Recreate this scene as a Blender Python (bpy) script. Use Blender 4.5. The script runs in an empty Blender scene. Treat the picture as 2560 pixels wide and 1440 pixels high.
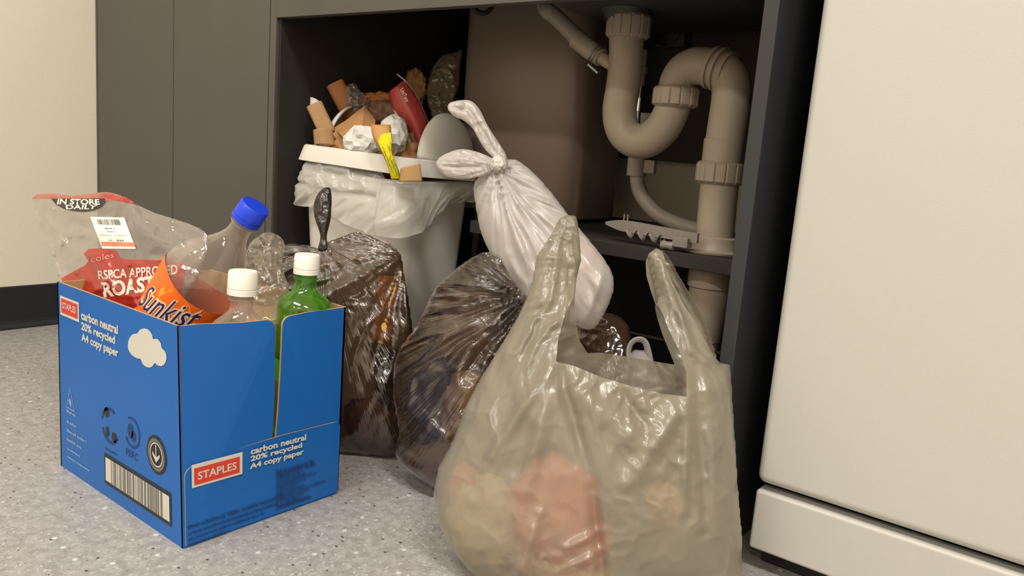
import bpy, math, random
import numpy as np
from mathutils import Vector, Matrix
random.seed(7); rng = np.random.RandomState(11)
SC = bpy.context.scene
COL = SC.collection

# ------------------------------------------------------------------ camera
F = 2000.0
def _n(v):
    v = np.array(v, float); return v/np.linalg.norm(v)
_X = _n((2580, -550, 2000)); _Y = np.array((1597., 221., -2000.)); _Y = _n(_Y-_X*_Y.dot(_X)); _Z = np.cross(_X, _Y)
ROT = np.array([_X, _Y, _Z]); CAM = np.array((2.01671885, -0.91333313, 0.5))
cd = bpy.data.cameras.new('camera'); cam = bpy.data.objects.new('camera', cd); COL.objects.link(cam)
cd.sensor_width = 36; cd.lens = F/2560*36; cd.clip_start = .02
m4 = Matrix(ROT.tolist()).to_4x4(); m4.translation = Vector(CAM); cam.matrix_world = m4
SC.camera = cam
# ------------------------------------------------------------------ light / exposure
SC.view_settings.view_transform = 'Standard'; SC.view_settings.look = 'None'
SC.view_settings.gamma = 1; SC.view_settings.use_curve_mapping = False
SC.view_settings.exposure = 0.4
w = bpy.data.worlds.new('world'); SC.world = w; w.use_nodes = True
w.node_tree.nodes['Background'].inputs[0].default_value = (1, .95, .88, 1)
w.node_tree.nodes['Background'].inputs[1].default_value = .1
SC.cycles.max_bounces = 10; SC.cycles.transparent_max_bounces = 24; SC.cycles.sample_clamp_indirect = 4
SC.cycles.caustics_reflective = False; SC.cycles.caustics_refractive = False
LIGHTS = [(1.0, -1.35, 24, (1.2, .3), 'nearest the cream wall, over the carton'), (2.9, -1.15, 46, (1.2, .3), 'over the dishwasher'), (1.0, -3.5, 34, (1.2, .3), 'far from the cabinets, on the cream wall side'), (3.0, -3.5, 36, (1.2, .3), 'far from the cabinets, on the dishwasher side')]
LCOL = (1, .965, .905)

# ------------------------------------------------------------------ picture-to-place helpers
def ray(u, v):
    u = np.asarray(u, float); v = np.asarray(v, float)
    c = np.stack([(u-1280)/F, -(v-720)/F, -np.ones_like(u)], -1)
    return c@ROT.T
def dep(u, v, d): return CAM+ray(u, v)*d
def onplane(u, v, ax, val):
    r = ray(u, v); return CAM+r*((val-CAM[ax])/r[..., ax])[..., None]

# ------------------------------------------------------------------ noise
_T = rng.rand(256, 256)
def vnoise(x, y, s=0):
    x = np.asarray(x, float)+s*17.3; y = np.asarray(y, float)+s*5.7
    xi = np.floor(x).astype(int); yi = np.floor(y).astype(int); fx = x-xi; fy = y-yi
    fx = fx*fx*(3-2*fx); fy = fy*fy*(3-2*fy); a = lambda i, j: _T[(xi+i) % 256, (yi+j) % 256]
    return (a(0, 0)*(1-fx)+a(1, 0)*fx)*(1-fy)+(a(0, 1)*(1-fx)+a(1, 1)*fx)*fy
def fbm(x, y, s=0, o=3):
    r = 0; t = 0
    for i in range(o): r = r+vnoise(x*2**i, y*2**i, s+i)*.5**i; t += .5**i
    return r/t
def ridge(n): return 1-np.abs(2*n-1)

# ------------------------------------------------------------------ materials
MATS = {}
def mat(name, col=(.5, .5, .5), rough=.5, spec=.5, metal=0, noise=0, nscale=30, bump=0, bscale=60, trans=0, ior=1.45, coat=0, emit=0, sub=0):
    if name in MATS: return MATS[name]
    m = bpy.data.materials.new(name); m.use_nodes = True; nt = m.node_tree; p = nt.nodes['Principled BSDF']
    p.inputs['Base Color'].default_value = (*col, 1); p.inputs['Roughness'].default_value = rough
    p.inputs['Metallic'].default_value = metal; p.inputs['Specular IOR Level'].default_value = spec
    p.inputs['Transmission Weight'].default_value = trans; p.inputs['IOR'].default_value = ior
    p.inputs['Coat Weight'].default_value = coat; p.inputs['Coat Roughness'].default_value = .15
    if sub: p.inputs['Subsurface Weight'].default_value = sub; p.inputs['Subsurface Radius'].default_value = (.02, .02, .02); p.inputs['Subsurface Scale'].default_value = .5
    if emit: p.inputs['Emission Color'].default_value = (*col, 1); p.inputs['Emission Strength'].default_value = emit
    tc = nt.nodes.new('ShaderNodeTexCoord')
    if noise:
        n = nt.nodes.new('ShaderNodeTexNoise'); n.inputs['Scale'].default_value = nscale; n.inputs['Detail'].default_value = 5
        nt.links.new(tc.outputs['Object'], n.inputs['Vector'])
        r = nt.nodes.new('ShaderNodeValToRGB')
        r.color_ramp.elements[0].position = .3; r.color_ramp.elements[1].position = .7
        r.color_ramp.elements[0].color = (*[c*(1-noise) for c in col], 1); r.color_ramp.elements[1].color = (*[min(1, c*(1+noise)) for c in col], 1)
        nt.links.new(n.outputs['Fac'], r.inputs[0]); nt.links.new(r.outputs[0], p.inputs['Base Color'])
    if bump:
        n = nt.nodes.new('ShaderNodeTexNoise'); n.inputs['Scale'].default_value = bscale; n.inputs['Detail'].default_value = 4
        nt.links.new(tc.outputs['Object'], n.inputs['Vector'])
        b = nt.nodes.new('ShaderNodeBump'); b.inputs['Strength'].default_value = bump; b.inputs['Distance'].default_value = .004
        nt.links.new(n.outputs['Fac'], b.inputs['Height']); nt.links.new(b.outputs[0], p.inputs['Normal'])
    MATS[name] = m; return m
def film(name, col, opacity, gloss=.5, rough=.2, tint=None, bump=.35, uvs=(1, 1), oscale=25, transl=.5, edge=.5, bd=.003):
    """thin plastic film: part see-through, part milky, with a soft sheen and wrinkles"""
    if name in MATS: return MATS[name]
    m = bpy.data.materials.new(name); m.use_nodes = True; nt = m.node_tree; N = nt.nodes; L = nt.links
    for n in list(N): N.remove(n)
    out = N.new('ShaderNodeOutputMaterial'); tr = N.new('ShaderNodeBsdfTransparent'); tr.inputs[0].default_value = (*(tint or (1, 1, 1)), 1)
    di = N.new('ShaderNodeBsdfDiffuse'); di.inputs[0].default_value = (*col, 1)
    tl = N.new('ShaderNodeBsdfTranslucent'); tl.inputs[0].default_value = (*col, 1)
    gl = N.new('ShaderNodeBsdfGlossy'); gl.inputs['Roughness'].default_value = rough; gl.inputs[0].default_value = (1, 1, 1, 1)
    a = N.new('ShaderNodeMixShader'); a.inputs[0].default_value = transl; L.new(di.outputs[0], a.inputs[1]); L.new(tl.outputs[0], a.inputs[2])
    lw = N.new('ShaderNodeLayerWeight'); lw.inputs[0].default_value = .5
    pw = N.new('ShaderNodeMath'); pw.operation = 'POWER'; L.new(lw.outputs['Facing'], pw.inputs[0]); pw.inputs[1].default_value = 2.5
    ma = N.new('ShaderNodeMath'); ma.operation = 'MULTIPLY_ADD'; L.new(pw.outputs[0], ma.inputs[0]); ma.inputs[1].default_value = edge*(1-opacity); ma.inputs[2].default_value = opacity
    b = N.new('ShaderNodeMixShader'); L.new(ma.outputs[0], b.inputs[0]); L.new(tr.outputs[0], b.inputs[1]); L.new(a.outputs[0], b.inputs[2])
    fp = N.new('ShaderNodeMath'); fp.operation = 'POWER'; L.new(lw.outputs['Facing'], fp.inputs[0]); fp.inputs[1].default_value = 4.5
    fr = N.new('ShaderNodeMath'); fr.operation = 'MULTIPLY_ADD'; L.new(fp.outputs[0], fr.inputs[0]); fr.inputs[1].default_value = .8; fr.inputs[2].default_value = .055
    mg = N.new('ShaderNodeMath'); mg.operation = 'MULTIPLY'; L.new(fr.outputs[0], mg.inputs[0]); mg.inputs[1].default_value = gloss*2; mg.use_clamp = True
    c = N.new('ShaderNodeMixShader'); L.new(mg.outputs[0], c.inputs[0]); L.new(b.outputs[0], c.inputs[1]); L.new(gl.outputs[0], c.inputs[2])
    L.new(c.outputs[0], out.inputs[0])
    tc = N.new('ShaderNodeTexCoord'); mp = N.new('ShaderNodeMapping'); mp.inputs['Scale'].default_value = (uvs[0], uvs[1], 1)
    L.new(tc.outputs['UV'], mp.inputs['Vector'])
    n1 = N.new('ShaderNodeTexNoise'); n1.inputs['Scale'].default_value = 1; n1.inputs['Detail'].default_value = 3; L.new(mp.outputs[0], n1.inputs['Vector'])
    n2 = N.new('ShaderNodeTexNoise'); n2.inputs['Scale'].default_value = oscale; n2.inputs['Detail'].default_value = 3; n2.inputs['Distortion'].default_value = 1.2; L.new(tc.outputs['Object'], n2.inputs['Vector'])
    ad = N.new('ShaderNodeMath'); ad.operation = 'ADD'; L.new(n1.outputs['Fac'], ad.inputs[0]); L.new(n2.outputs['Fac'], ad.inputs[1])
    bp = N.new('ShaderNodeBump'); bp.inputs['Strength'].default_value = bump; bp.inputs['Distance'].default_value = bd; L.new(ad.outputs[0], bp.inputs['Height'])
    for s in (di, tl, gl): L.new(bp.outputs[0], s.inputs['Normal'])
    L.new(bp.outputs[0], lw.inputs['Normal'])
    MATS[name] = m; return m
def floor_mat():
    m = bpy.data.materials.new('speckled_vinyl'); m.use_nodes = True; nt = m.node_tree; N = nt.nodes; L = nt.links; p = N['Principled BSDF']
    tc = N.new('ShaderNodeTexCoord')
    def noise(s, d=4, dist=0):
        n = N.new('ShaderNodeTexNoise'); n.inputs['Scale'].default_value = s; n.inputs['Detail'].default_value = d; n.inputs['Distortion'].default_value = dist; L.new(tc.outputs['Object'], n.inputs['Vector']); return n
    def ramp(src, a, b, ca, cb):
        r = N.new('ShaderNodeValToRGB'); e = r.color_ramp.elements; e[0].position = a; e[1].position = b; e[0].color = (*ca, 1); e[1].color = (*cb, 1); L.new(src, r.inputs[0]); return r
    def mix(f, a, b):
        x = N.new('ShaderNodeMix'); x.data_type = 'RGBA'; L.new(f, x.inputs[0])
        for s, i in ((a, 6), (b, 7)):
            if isinstance(s, tuple): x.inputs[i].default_value = (*s, 1)
            else: L.new(s, x.inputs[i])
        return x.outputs[2]
    base = ramp(noise(70, 6).outputs['Fac'], .35, .65, (.27, .255, .24), (.37, .35, .33)).outputs[0]
    l = ramp(noise(190, 2, .6).outputs['Fac'], .60, .66, (0, 0, 0), (1, 1, 1)).outputs[0]
    c1 = mix(l, base, (.47, .455, .44))
    d = ramp(noise(260, 2, .8).outputs['Fac'], .63, .68, (0, 0, 0), (1, 1, 1)).outputs[0]
    c2 = mix(d, c1, (.20, .18, .17))
    v = N.new('ShaderNodeTexVoronoi'); v.inputs['Scale'].default_value = 62; v.inputs['Randomness'].default_value = 1
    mp = N.new('ShaderNodeMapping'); mp.inputs['Scale'].default_value = (1, 1.5, 1); L.new(tc.outputs['Object'], mp.inputs[0]); L.new(mp.outputs[0], v.inputs['Vector'])
    s = ramp(v.outputs['Distance'], .13, .19, (1, 1, 1), (0, 0, 0)).outputs[0]
    sel = ramp(v.outputs['Color'], .57, .60, (0, 0, 0), (1, 1, 1)).outputs[0]
    mm = N.new('ShaderNodeMath'); mm.operation = 'MULTIPLY'; L.new(s, mm.inputs[0]); L.new(sel, mm.inputs[1])
    c3 = mix(mm.outputs[0], c2, (.09, .07, .06))
    v2 = N.new('ShaderNodeTexVoronoi'); v2.inputs['Scale'].default_value = 45; L.new(tc.outputs['Object'], v2.inputs['Vector'])
    s2 = ramp(v2.outputs['Distance'], .12, .17, (1, 1, 1), (0, 0, 0)).outputs[0]
    sel2 = ramp(v2.outputs['Color'], .58, .6, (0, 0, 0), (1, 1, 1)).outputs[0]
    m2 = N.new('ShaderNodeMath'); m2.operation = 'MULTIPLY'; L.new(s2, m2.inputs[0]); L.new(sel2, m2.inputs[1])
    c4 = mix(m2.outputs[0], c3, (.58, .56, .54))
    L.new(c4, p.inputs['Base Color']); p.inputs['Roughness'].default_value = .42; p.inputs['Specular IOR Level'].default_value = .35
    return m

# ------------------------------------------------------------------ object helpers
def link(o, parent=None):
    COL.objects.link(o)
    if parent is not None:
        o.parent = parent; o.matrix_parent_inverse = parent.matrix_world.inverted()
    return o
def mesh(name, V, Fc, m, parent=None, smooth=True, uv=None, mi=None, angle=None):
    me = bpy.data.meshes.new(name); me.from_pydata([tuple(map(float, v)) for v in V], [], [tuple(int(i) for i in f) for f in Fc])
    for x in (m if isinstance(m, (list, tuple)) else [m]): me.materials.append(x)
    if smooth: me.polygons.foreach_set('use_smooth', [True]*len(me.polygons))
    if mi is not None: me.polygons.foreach_set('material_index', list(mi))
    if uv is not None:
        l = me.uv_layers.new(name='UVMap'); idx = np.zeros(len(me.loops), int); me.loops.foreach_get('vertex_index', idx)
        l.data.foreach_set('uv', np.asarray(uv, float)[idx].ravel())
    if angle: me.set_sharp_from_angle(angle=math.radians(angle))
    me.update()
    return link(bpy.data.objects.new(name, me), parent)
def tag(o, label=None, cat=None, group=None, kind=None):
    if label: o['label'] = label
    if cat: o['category'] = cat
    if group: o['group'] = group
    if kind: o['kind'] = kind
    return o
def empty(name, loc, label, cat, group=None):
    o = bpy.data.objects.new(name, None); COL.objects.link(o); o.location = tuple(map(float, loc)); o.empty_display_size = .03
    o.matrix_world = Matrix.Translation(o.location)
    return tag(o, label, cat, group)
def mod(o, kind, **k):
    x = o.modifiers.new(kind.lower(), kind)
    for a, b in k.items(): setattr(x, a, b)
    return o
class MB:
    def __init__(s): s.V = []; s.F = []; s.M = []
    def add(s, V, Fc, m=0):
        o = len(s.V); s.V += [tuple(map(float, v)) for v in V]; s.F += [tuple(i+o for i in f) for f in Fc]; s.M += [m]*len(Fc); return s
    def box(s, a, b, m=0):
        x0, y0, z0 = a; x1, y1, z1 = b
        V = [(x0, y0, z0), (x1, y0, z0), (x1, y1, z0), (x0, y1, z0), (x0, y0, z1), (x1, y0, z1), (x1, y1, z1), (x0, y1, z1)]
        return s.add(V, [(0, 3, 2, 1), (4, 5, 6, 7), (0, 1, 5, 4), (1, 2, 6, 5), (2, 3, 7, 6), (3, 0, 4, 7)], m)
    def build(s, name, m, parent=None, smooth=False, bevel=0, seg=2, angle=None):
        o = mesh(name, s.V, s.F, m, parent, smooth, mi=s.M, angle=angle)
        if bevel: mod(o, 'BEVEL', width=bevel, segments=seg, limit_method='ANGLE')
        return o
def box(name, a, b, m, parent=None, bevel=.001): return MB().box(a, b).build(name, m, parent, bevel=bevel)
def crv(P, n=8, closed=False):
    P = np.array(P, float); N = len(P); out = []
    for i in range(N if closed else N-1):
        g = (lambda k: P[k % N]) if closed else (lambda k: P[min(max(k, 0), N-1)])
        a, b, c, d = g(i-1), g(i), g(i+1), g(i+2)
        for t in np.arange(n)/n: out.append(.5*((2*b)+(c-a)*t+(2*a-5*b+4*c-d)*t*t+(3*b-a-3*c+d)*t**3))
    if not closed: out.append(P[-1])
    return np.array(out)
def tube_geo(P, R, n=24, caps=True, lobes=0, lobe=.06, flat=1.0, up=None):
    P = np.array(P, float); k = len(P); R = np.ones(k)*R if np.isscalar(R) else np.array(R, float)
    T = np.gradient(P, axis=0); T /= np.linalg.norm(T, axis=1)[:, None]
    u = np.array(up if up is not None else ((0, 0, 1) if abs(T[0][2]) < .9 else (1, 0, 0)), float)
    V = []
    for i in range(k):
        u = u-T[i]*u.dot(T[i]); u /= np.linalg.norm(u); w_ = np.cross(T[i], u)
        for j in range(n):
            a = 2*math.pi*j/n; r = R[i]
            if lobes: r = r*(1+lobe*(1 if (j*lobes//n*n != j*lobes and (j % (n//lobes)) != 0) else 0))
            V.append(P[i]+r*(math.cos(a)*u*flat+math.sin(a)*w_))
    Fc = [(i*n+j, i*n+(j+1) % n, (i+1)*n+(j+1) % n, (i+1)*n+j) for i in range(k-1) for j in range(n)]
    if caps: Fc += [tuple(range(n))[::-1], tuple(range((k-1)*n, k*n))]
    return V, Fc
def tube(name, P, R, m, parent=None, n=24, angle=40, **k):
    V, Fc = tube_geo(P, R, n, **k); return mesh(name, V, Fc, m, parent, angle=angle)
def frame_from(axis):
    t = _n(axis); u = np.cross(t, (0, 1, 0) if abs(t[1]) < .8 else (1, 0, 0)); u = _n(u); return t, u, np.cross(t, u)
def lathe_geo(prof, base, axis, n=40, capb=True, capt=True, rad=None):
    """prof: (height, radius) along axis from base"""
    t, u, w_ = frame_from(axis); base = np.array(base, float); V = []
    for i, (h, r) in enumerate(prof):
        for j in range(n):
            a = 2*math.pi*j/n; rr = r if rad is None else rad(h, r, a)
            V.append(base+t*h+rr*(math.cos(a)*u+math.sin(a)*w_))
    k = len(prof); Fc = [(i*n+j, i*n+(j+1) % n, (i+1)*n+(j+1) % n, (i+1)*n+j) for i in range(k-1) for j in range(n)]
    if capb: Fc.append(tuple(range(n))[::-1])
    if capt: Fc.append(tuple(range((k-1)*n, k*n)))
    return V, Fc
def lathe(name, prof, base, axis, m, parent=None, n=40, angle=50, **k):
    V, Fc = lathe_geo(prof, base, axis, n, **k); return mesh(name, V, Fc, m, parent, angle=angle)

# ------------------------------------------------------------------ polygon sheets on inflated surfaces
def inpoly(u, v, P):
    c = np.zeros(u.shape, bool); n = len(P)
    for i in range(n):
        x1, y1 = P[i]; x2, y2 = P[(i+1) % n]
        if y1 == y2: continue
        c ^= ((v > y1) != (v > y2)) & (u < (x2-x1)*(v-y1)/(y2-y1)+x1)
    return c
def snap(u, v, P):
    best = np.full(u.shape, 1e9); bu = u.copy(); bv = v.copy(); n = len(P)
    for i in range(n):
        a = P[i]; d = P[(i+1) % n]-a; L = d.dot(d)
        if L < 1e-9: continue
        t = np.clip(((u-a[0])*d[0]+(v-a[1])*d[1])/L, 0, 1); x = a[0]+t*d[0]; y = a[1]+t*d[1]; q = (u-x)**2+(v-y)**2
        k = q < best; best[k] = q[k]; bu[k] = x[k]; bv[k] = y[k]
    return bu, bv
def grid_sheet(P, step):
    P = np.array(P, float); u0, v0 = P.min(0)-step; u1, v1 = P.max(0)+step
    us = np.arange(u0, u1+step, step); vs = np.arange(v0, v1+step, step); U, W = np.meshgrid(us, vs)
    keep = inpoly(U[:-1, :-1]+step/2, W[:-1, :-1]+step/2, P); cnt = np.zeros(U.shape, int)
    for a in (0, 1):
        for b in (0, 1): cnt[a:a+keep.shape[0], b:b+keep.shape[1]] += keep
    idx = -np.ones(U.shape, int); used = cnt > 0; idx[used] = np.arange(used.sum())
    bd = (cnt > 0) & (cnt < 4); su, sv = snap(U[bd], W[bd], P); U = U.copy(); W = W.copy(); U[bd] = su; W[bd] = sv
    ii, jj = np.nonzero(keep)
    Fc = np.stack([idx[ii, jj], idx[ii+1, jj], idx[ii+1, jj+1], idx[ii, jj+1]], 1)
    return U[used], W[used], Fc
class Surf:
    """a bag: silhouette hull swollen to depth h either side of a middle plane in the room"""
    def __init__(s, hull, d3, h, gathers=(), creases=(), crinkle=.002, cs=70, step=5, smooth=4, back=.8, seed=0, power=.5, uvc=None, patches=()):
        s.hull = crv(hull, smooth, True) if smooth > 1 else np.array(hull, float)
        p = [dep(*q) for q in d3]; s.p0 = p[0]; s.n = _n(np.cross(p[1]-p[0], p[2]-p[0])); s.h = h; s.back = back
        st = step; s.st = st; lo = s.hull.min(0)-3*st; hi = s.hull.max(0)+3*st; s.lo = lo
        us = np.arange(lo[0], hi[0], st); vs = np.arange(lo[1], hi[1], st); U, W = np.meshgrid(us, vs); s.shape = U.shape
        msk = inpoly(U, W, s.hull); phi = np.zeros(U.shape); par = (np.add.outer(np.arange(U.shape[0]), np.arange(U.shape[1])) % 2).astype(bool)
        for it in range(450):
            for q in (par, ~par):
                nb = np.zeros_like(phi); nb[1:-1, 1:-1] = (phi[:-2, 1:-1]+phi[2:, 1:-1]+phi[1:-1, :-2]+phi[1:-1, 2:]+1)/4
                k = q & msk; phi[k] += 1.9*(nb[k]-phi[k])
        phi = np.maximum(phi, 0); pr = (phi/phi.max())**power
        D = np.zeros_like(pr); A = None
        for g in gathers:
            gu, gv, k, amp, Rr = g[:5]; dx = U-gu; dy = W-gv; r = np.hypot(dx, dy); an = np.arctan2(dy, dx)
            wob = fbm(U/140, W/140, seed+9)*1.1
            f1 = ridge(vnoise(an*k+wob*2.2+50, r/160, seed+int(gu) % 13))**1.6+.5*ridge(vnoise(an*k*2.3+wob*3+9, r/90, seed+3))
            D += amp*(f1-.7)*np.exp(-r/Rr)*np.clip(r/30, 0, 1)
            if A is None: A = (an*k*1.0, r/120)
        for c in creases:
            x1, y1, x2, y2, wd, amp = c; dx = x2-x1; dy = y2-y1; L2 = dx*dx+dy*dy; t = np.clip(((U-x1)*dx+(W-y1)*dy)/L2, 0, 1)
            dist = np.hypot(U-x1-t*dx, W-y1-t*dy); D += amp*np.exp(-(dist/wd)**2)*(.35+.65*np.sin(np.pi*np.clip(t, .04, .96)))
        c1 = ridge(fbm(U/cs+fbm(U/90, W/90, seed+5), W/cs, seed+1, 2)); c2 = ridge(fbm(U/cs*2.3, W/cs*2.3, seed+2, 2))
        D += crinkle*(1.2*(c1**3)+.6*(c2**3)-.5)
        for (pu, pv, pR, pa, ps) in patches:
            w_ = np.exp(-((U-pu)**2+(W-pv)**2)/pR**2); a1 = ridge(fbm(U/ps+2.5*fbm(U/ps/2, W/ps/2, seed+7), W/ps, seed+4, 2)); D += pa*w_*(a1**2.2-.4)
        s.pr = pr; s.H = pr*h+D*np.clip(pr*3.5, 0, 1); s.Hb = pr*h*back+D*.7*np.clip(pr*3.5, 0, 1)
        if A is None: A = (U/60, W/60)
        s.A = A
        cc = s.hull.mean(0); s.D = ray(*cc)
    def _bi(s, G, u, v):
        x = np.clip((u-s.lo[0])/s.st, 0, s.shape[1]-1.001); y = np.clip((v-s.lo[1])/s.st, 0, s.shape[0]-1.001); i = x.astype(int); j = y.astype(int); fx = x-i; fy = y-j
        return (G[j, i]*(1-fx)+G[j, i+1]*fx)*(1-fy)+(G[j+1, i]*(1-fx)+G[j+1, i+1]*fx)*fy
    def mid(s, u, v):
        r = ray(u, v); return CAM+r*((s.p0-CAM).dot(s.n)/(r@s.n))[..., None]
    def P(s, u, v, off=0, side=1):
        u = np.asarray(u, float); v = np.asarray(v, float); M = s.mid(u, v)
        d = s._bi(s.H, u, v)+off if side > 0 else -(s._bi(s.Hb, u, v)+off)
        Q = M-s.D*d[..., None]; Q[..., 2] = np.maximum(Q[..., 2], .0015+(0 if side > 0 else .0005)); return Q
    def sheets(s, name, m, parent=None, front=None, back=None, step=None, smooth=4, only=None):
        V = []; Fs = []; UV = []; o = 0
        for side, poly in ((1, front), (-1, back)):
            if only and side != only: continue
            pl = s.hull if poly is None else (crv(poly, smooth, True) if smooth > 1 else np.array(poly, float))
            U, W, Fc = grid_sheet(pl, step or s.st); V.append(s.P(U, W, side=side)); UV.append(np.stack([s._bi(s.A[0], U, W), s._bi(s.A[1], U, W)], 1))
            Fs.append((Fc if side < 0 else Fc[:, ::-1])[:, ::-1]+o); o += len(U)
        return mesh(name, np.concatenate(V), np.concatenate(Fs), m, parent, uv=np.concatenate(UV))
    def patch(s, name, poly, m, parent=None, off=.0008, step=4, smooth=1):
        pl = crv(poly, smooth, True) if smooth > 1 else np.array(poly, float)
        U, W, Fc = grid_sheet(pl, step); return mesh(name, s.P(U, W, off), Fc, m, parent, uv=np.stack([U/60, W/60], 1))

# ------------------------------------------------------------------ lettering
_fc = {}
def text_geo(t, bold=.0, shear=0, spacing=1.0):
    k = (t, bold, shear, spacing)
    if k in _fc: return _fc[k]
    c = bpy.data.curves.new('t', 'FONT'); c.body = t; c.size = 1; c.offset = bold; c.shear = shear; c.space_character = spacing; c.resolution_u = 3
    o = bpy.data.objects.new('t', c); COL.objects.link(o); dg = bpy.context.evaluated_depsgraph_get(); me = bpy.data.meshes.new_from_object(o.evaluated_get(dg))
    V = np.array([v.co[:2] for v in me.vertices]); Fc = [tuple(p.vertices) for p in me.polygons]
    bpy.data.objects.remove(o); bpy.data.curves.remove(c); bpy.data.meshes.remove(me)
    lo = V.min(0); hi = V.max(0); V = (V-lo)/(hi-lo); _fc[k] = (V, Fc, (hi-lo)[0]/(hi-lo)[1]); return _fc[k]
def text(name, t, fn, m, parent=None, bold=.0, shear=0, spacing=1.0):
    """fn maps unit-square coordinates (s right, t up) to 3D points"""
    V, Fc, _ = text_geo(t, bold, shear, spacing); return mesh(name, fn(V[:, 0], V[:, 1]), Fc, m, parent, smooth=False)
def quadpx(c, surf):
    """c: bl, br, tr, tl in picture coordinates of a surface"""
    c = np.array(c, float)
    def f(s, t):
        s = np.asarray(s)[..., None]; t = np.asarray(t)[..., None]
        q = (c[0]*(1-s)+c[1]*s)*(1-t)+(c[3]*(1-s)+c[2]*s)*t; return surf(q[..., 0], q[..., 1])
    return f

# ================================================================== THE ROOM
M_wall = mat('cream_wall_paint', (.76, .70, .58), .7, .2, noise=.02, nscale=200, bump=.05, bscale=400)
M_base = mat('charcoal_skirting_vinyl', (.018, .018, .02), .5, .4)
M_lam = mat('grey_laminate', (.085, .076, .065), .42, .4, noise=.03, nscale=8)
M_edge = mat('grey_edge_strip', (.027, .028, .031), .38, .5)
M_in = mat('shaded_cabinet_board', (.026, .022, .02), .6, .3)  # near-black: the deep shade inside the cabinet is put into the board colour
M_ceil = mat('white_ceiling', (.75, .73, .68), .8, .1)
M_black = mat('black_plastic', (.012, .011, .011), .45, .4)
S = lambda o: tag(o, kind='structure')
MB().add([(0, -5.2, 0), (4.4, -5.2, 0), (4.4, .62, 0), (0, .62, 0)], [(0, 1, 2, 3)]).build('floor', floor_mat())
S(bpy.data.objects['floor'])
S(box('wall_left', (-.12, -5.2, 0), (0, .74, 2.7), M_wall, bevel=0))
S(box('wall_back', (0, .62, 0), (4.4, .74, 2.7), M_wall, bevel=0))
S(box('wall_right', (4.4, -5.2, 0), (4.52, .74, 2.7), M_wall, bevel=0))
S(box('wall_front', (-.12, -5.32, 0), (4.52, -5.2, 2.7), M_wall, bevel=0))
S(box('ceiling', (-.12, -5.32, 2.7), (4.52, .74, 2.8), M_ceil, bevel=0))
bb = MB(); yb0, yb1 = -5.2, -.004
pf = [(0, 0), (.011, 0), (.0105, .004), (.005, .012), (.003, .02), (.003, .097), (.0015, .1), (0, .1)]
bb.add([(x, yb0, z) for x, z in pf]+[(x, yb1, z) for x, z in pf], [(i, (i+1) % 8, 8+(i+1) % 8, 8+i) for i in range(8)]+[tuple(range(8)), tuple(range(8, 16))[::-1]])
S(bb.build('baseboard_left', M_base))
S(box('baseboard_back', (.716, .605, 0), (1.637, .62, .12), M_base))

for lx, ly, pw, (sx, sy), wh in LIGHTS:
    e = empty('ceiling_light', (lx, ly, 2.7), 'rectangular white ceiling light panel '+wh, 'ceiling light', 'ceiling light panels')
    fr = MB(); x0, x1, y0, y1 = lx-sx/2, lx+sx/2, ly-sy/2, ly+sy/2
    for a, b in (((x0-.02, y0-.02, 2.68), (x1+.02, y0, 2.7)), ((x0-.02, y1, 2.68), (x1+.02, y1+.02, 2.7)), ((x0-.02, y0, 2.68), (x0, y1, 2.7)), ((x1, y0, 2.68), (x1+.02, y1, 2.7))): fr.box(a, b)
    fr.build('light_frame', M_ceil, e, bevel=.002)
    box('diffuser', (x0, y0, 2.69), (x1, y1, 2.698), mat('light_diffuser', (1, .93, .82), .5, emit=3), e)
    ld = bpy.data.lights.new('lamp', 'AREA'); ld.shape = 'RECTANGLE'; ld.size = sx; ld.size_y = sy; ld.energy = pw; ld.color = LCOL
    lo = bpy.data.objects.new('lamp', ld); link(lo, e); lo.matrix_world = Matrix.Translation((lx, ly, 2.685))

# ---- cupboard with two doors
cb = empty('base_cabinet', (.36, .28, 0), 'grey two-door cupboard in the corner beside the cream wall', 'cupboard')
c = MB()
c.box((.003, .022, 0), (.018, .58, .86)); c.box((.697, .0, 0), (.715, .58, .86)); c.box((.018, .022, .84), (.697, .58, .86)); c.box((.018, .565, 0), (.697, .58, .84)); c.box((.018, .022, .10), (.697, .565, .118))
c.box((.018, .07, 0), (.697, .085, .1))
c.build('carcass', M_lam, cb, bevel=.0008)
box('filler_strip', (.003, .0, 0), (.010, .02, .86), M_lam, cb)
box('door', (.0135, 0, .012), (.3545, .019, .858), M_lam, cb, .001)
box('door', (.3575, 0, .012), (.694, .019, .858), M_lam, cb, .001)
# ---- sink cabinet, open front
sk = empty('sink_cabinet', (1.18, .28, 0), 'open grey under-sink cabinet without doors holding the pipes and bins', 'cabinet')
box('side_panel', (1.637, 0, 0), (1.655, .58, .86), M_edge, sk, .0012)
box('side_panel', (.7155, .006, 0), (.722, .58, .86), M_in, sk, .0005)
box('front_rail', (.7155, 0, .703), (1.637, .018, .86), M_lam, sk, .0008)
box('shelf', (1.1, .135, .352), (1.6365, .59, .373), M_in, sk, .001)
M_board = mat('brown_board', (.075, .058, .045), .6, .3, noise=.06, nscale=12)
box('back_board', (.723, .585, .50), (1.6365, .60, .86), M_board, sk, .001)
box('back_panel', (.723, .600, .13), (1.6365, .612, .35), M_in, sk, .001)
box('worktop', (.003, -.02, .862), (2.34, .615, .9), mat('stone_worktop', (.30, .28, .25), .35, noise=.1, nscale=60), bevel=.003)
tag(bpy.data.objects['worktop'], 'continuous stone-coloured worktop over the cupboards and dishwasher', 'worktop')

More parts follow.
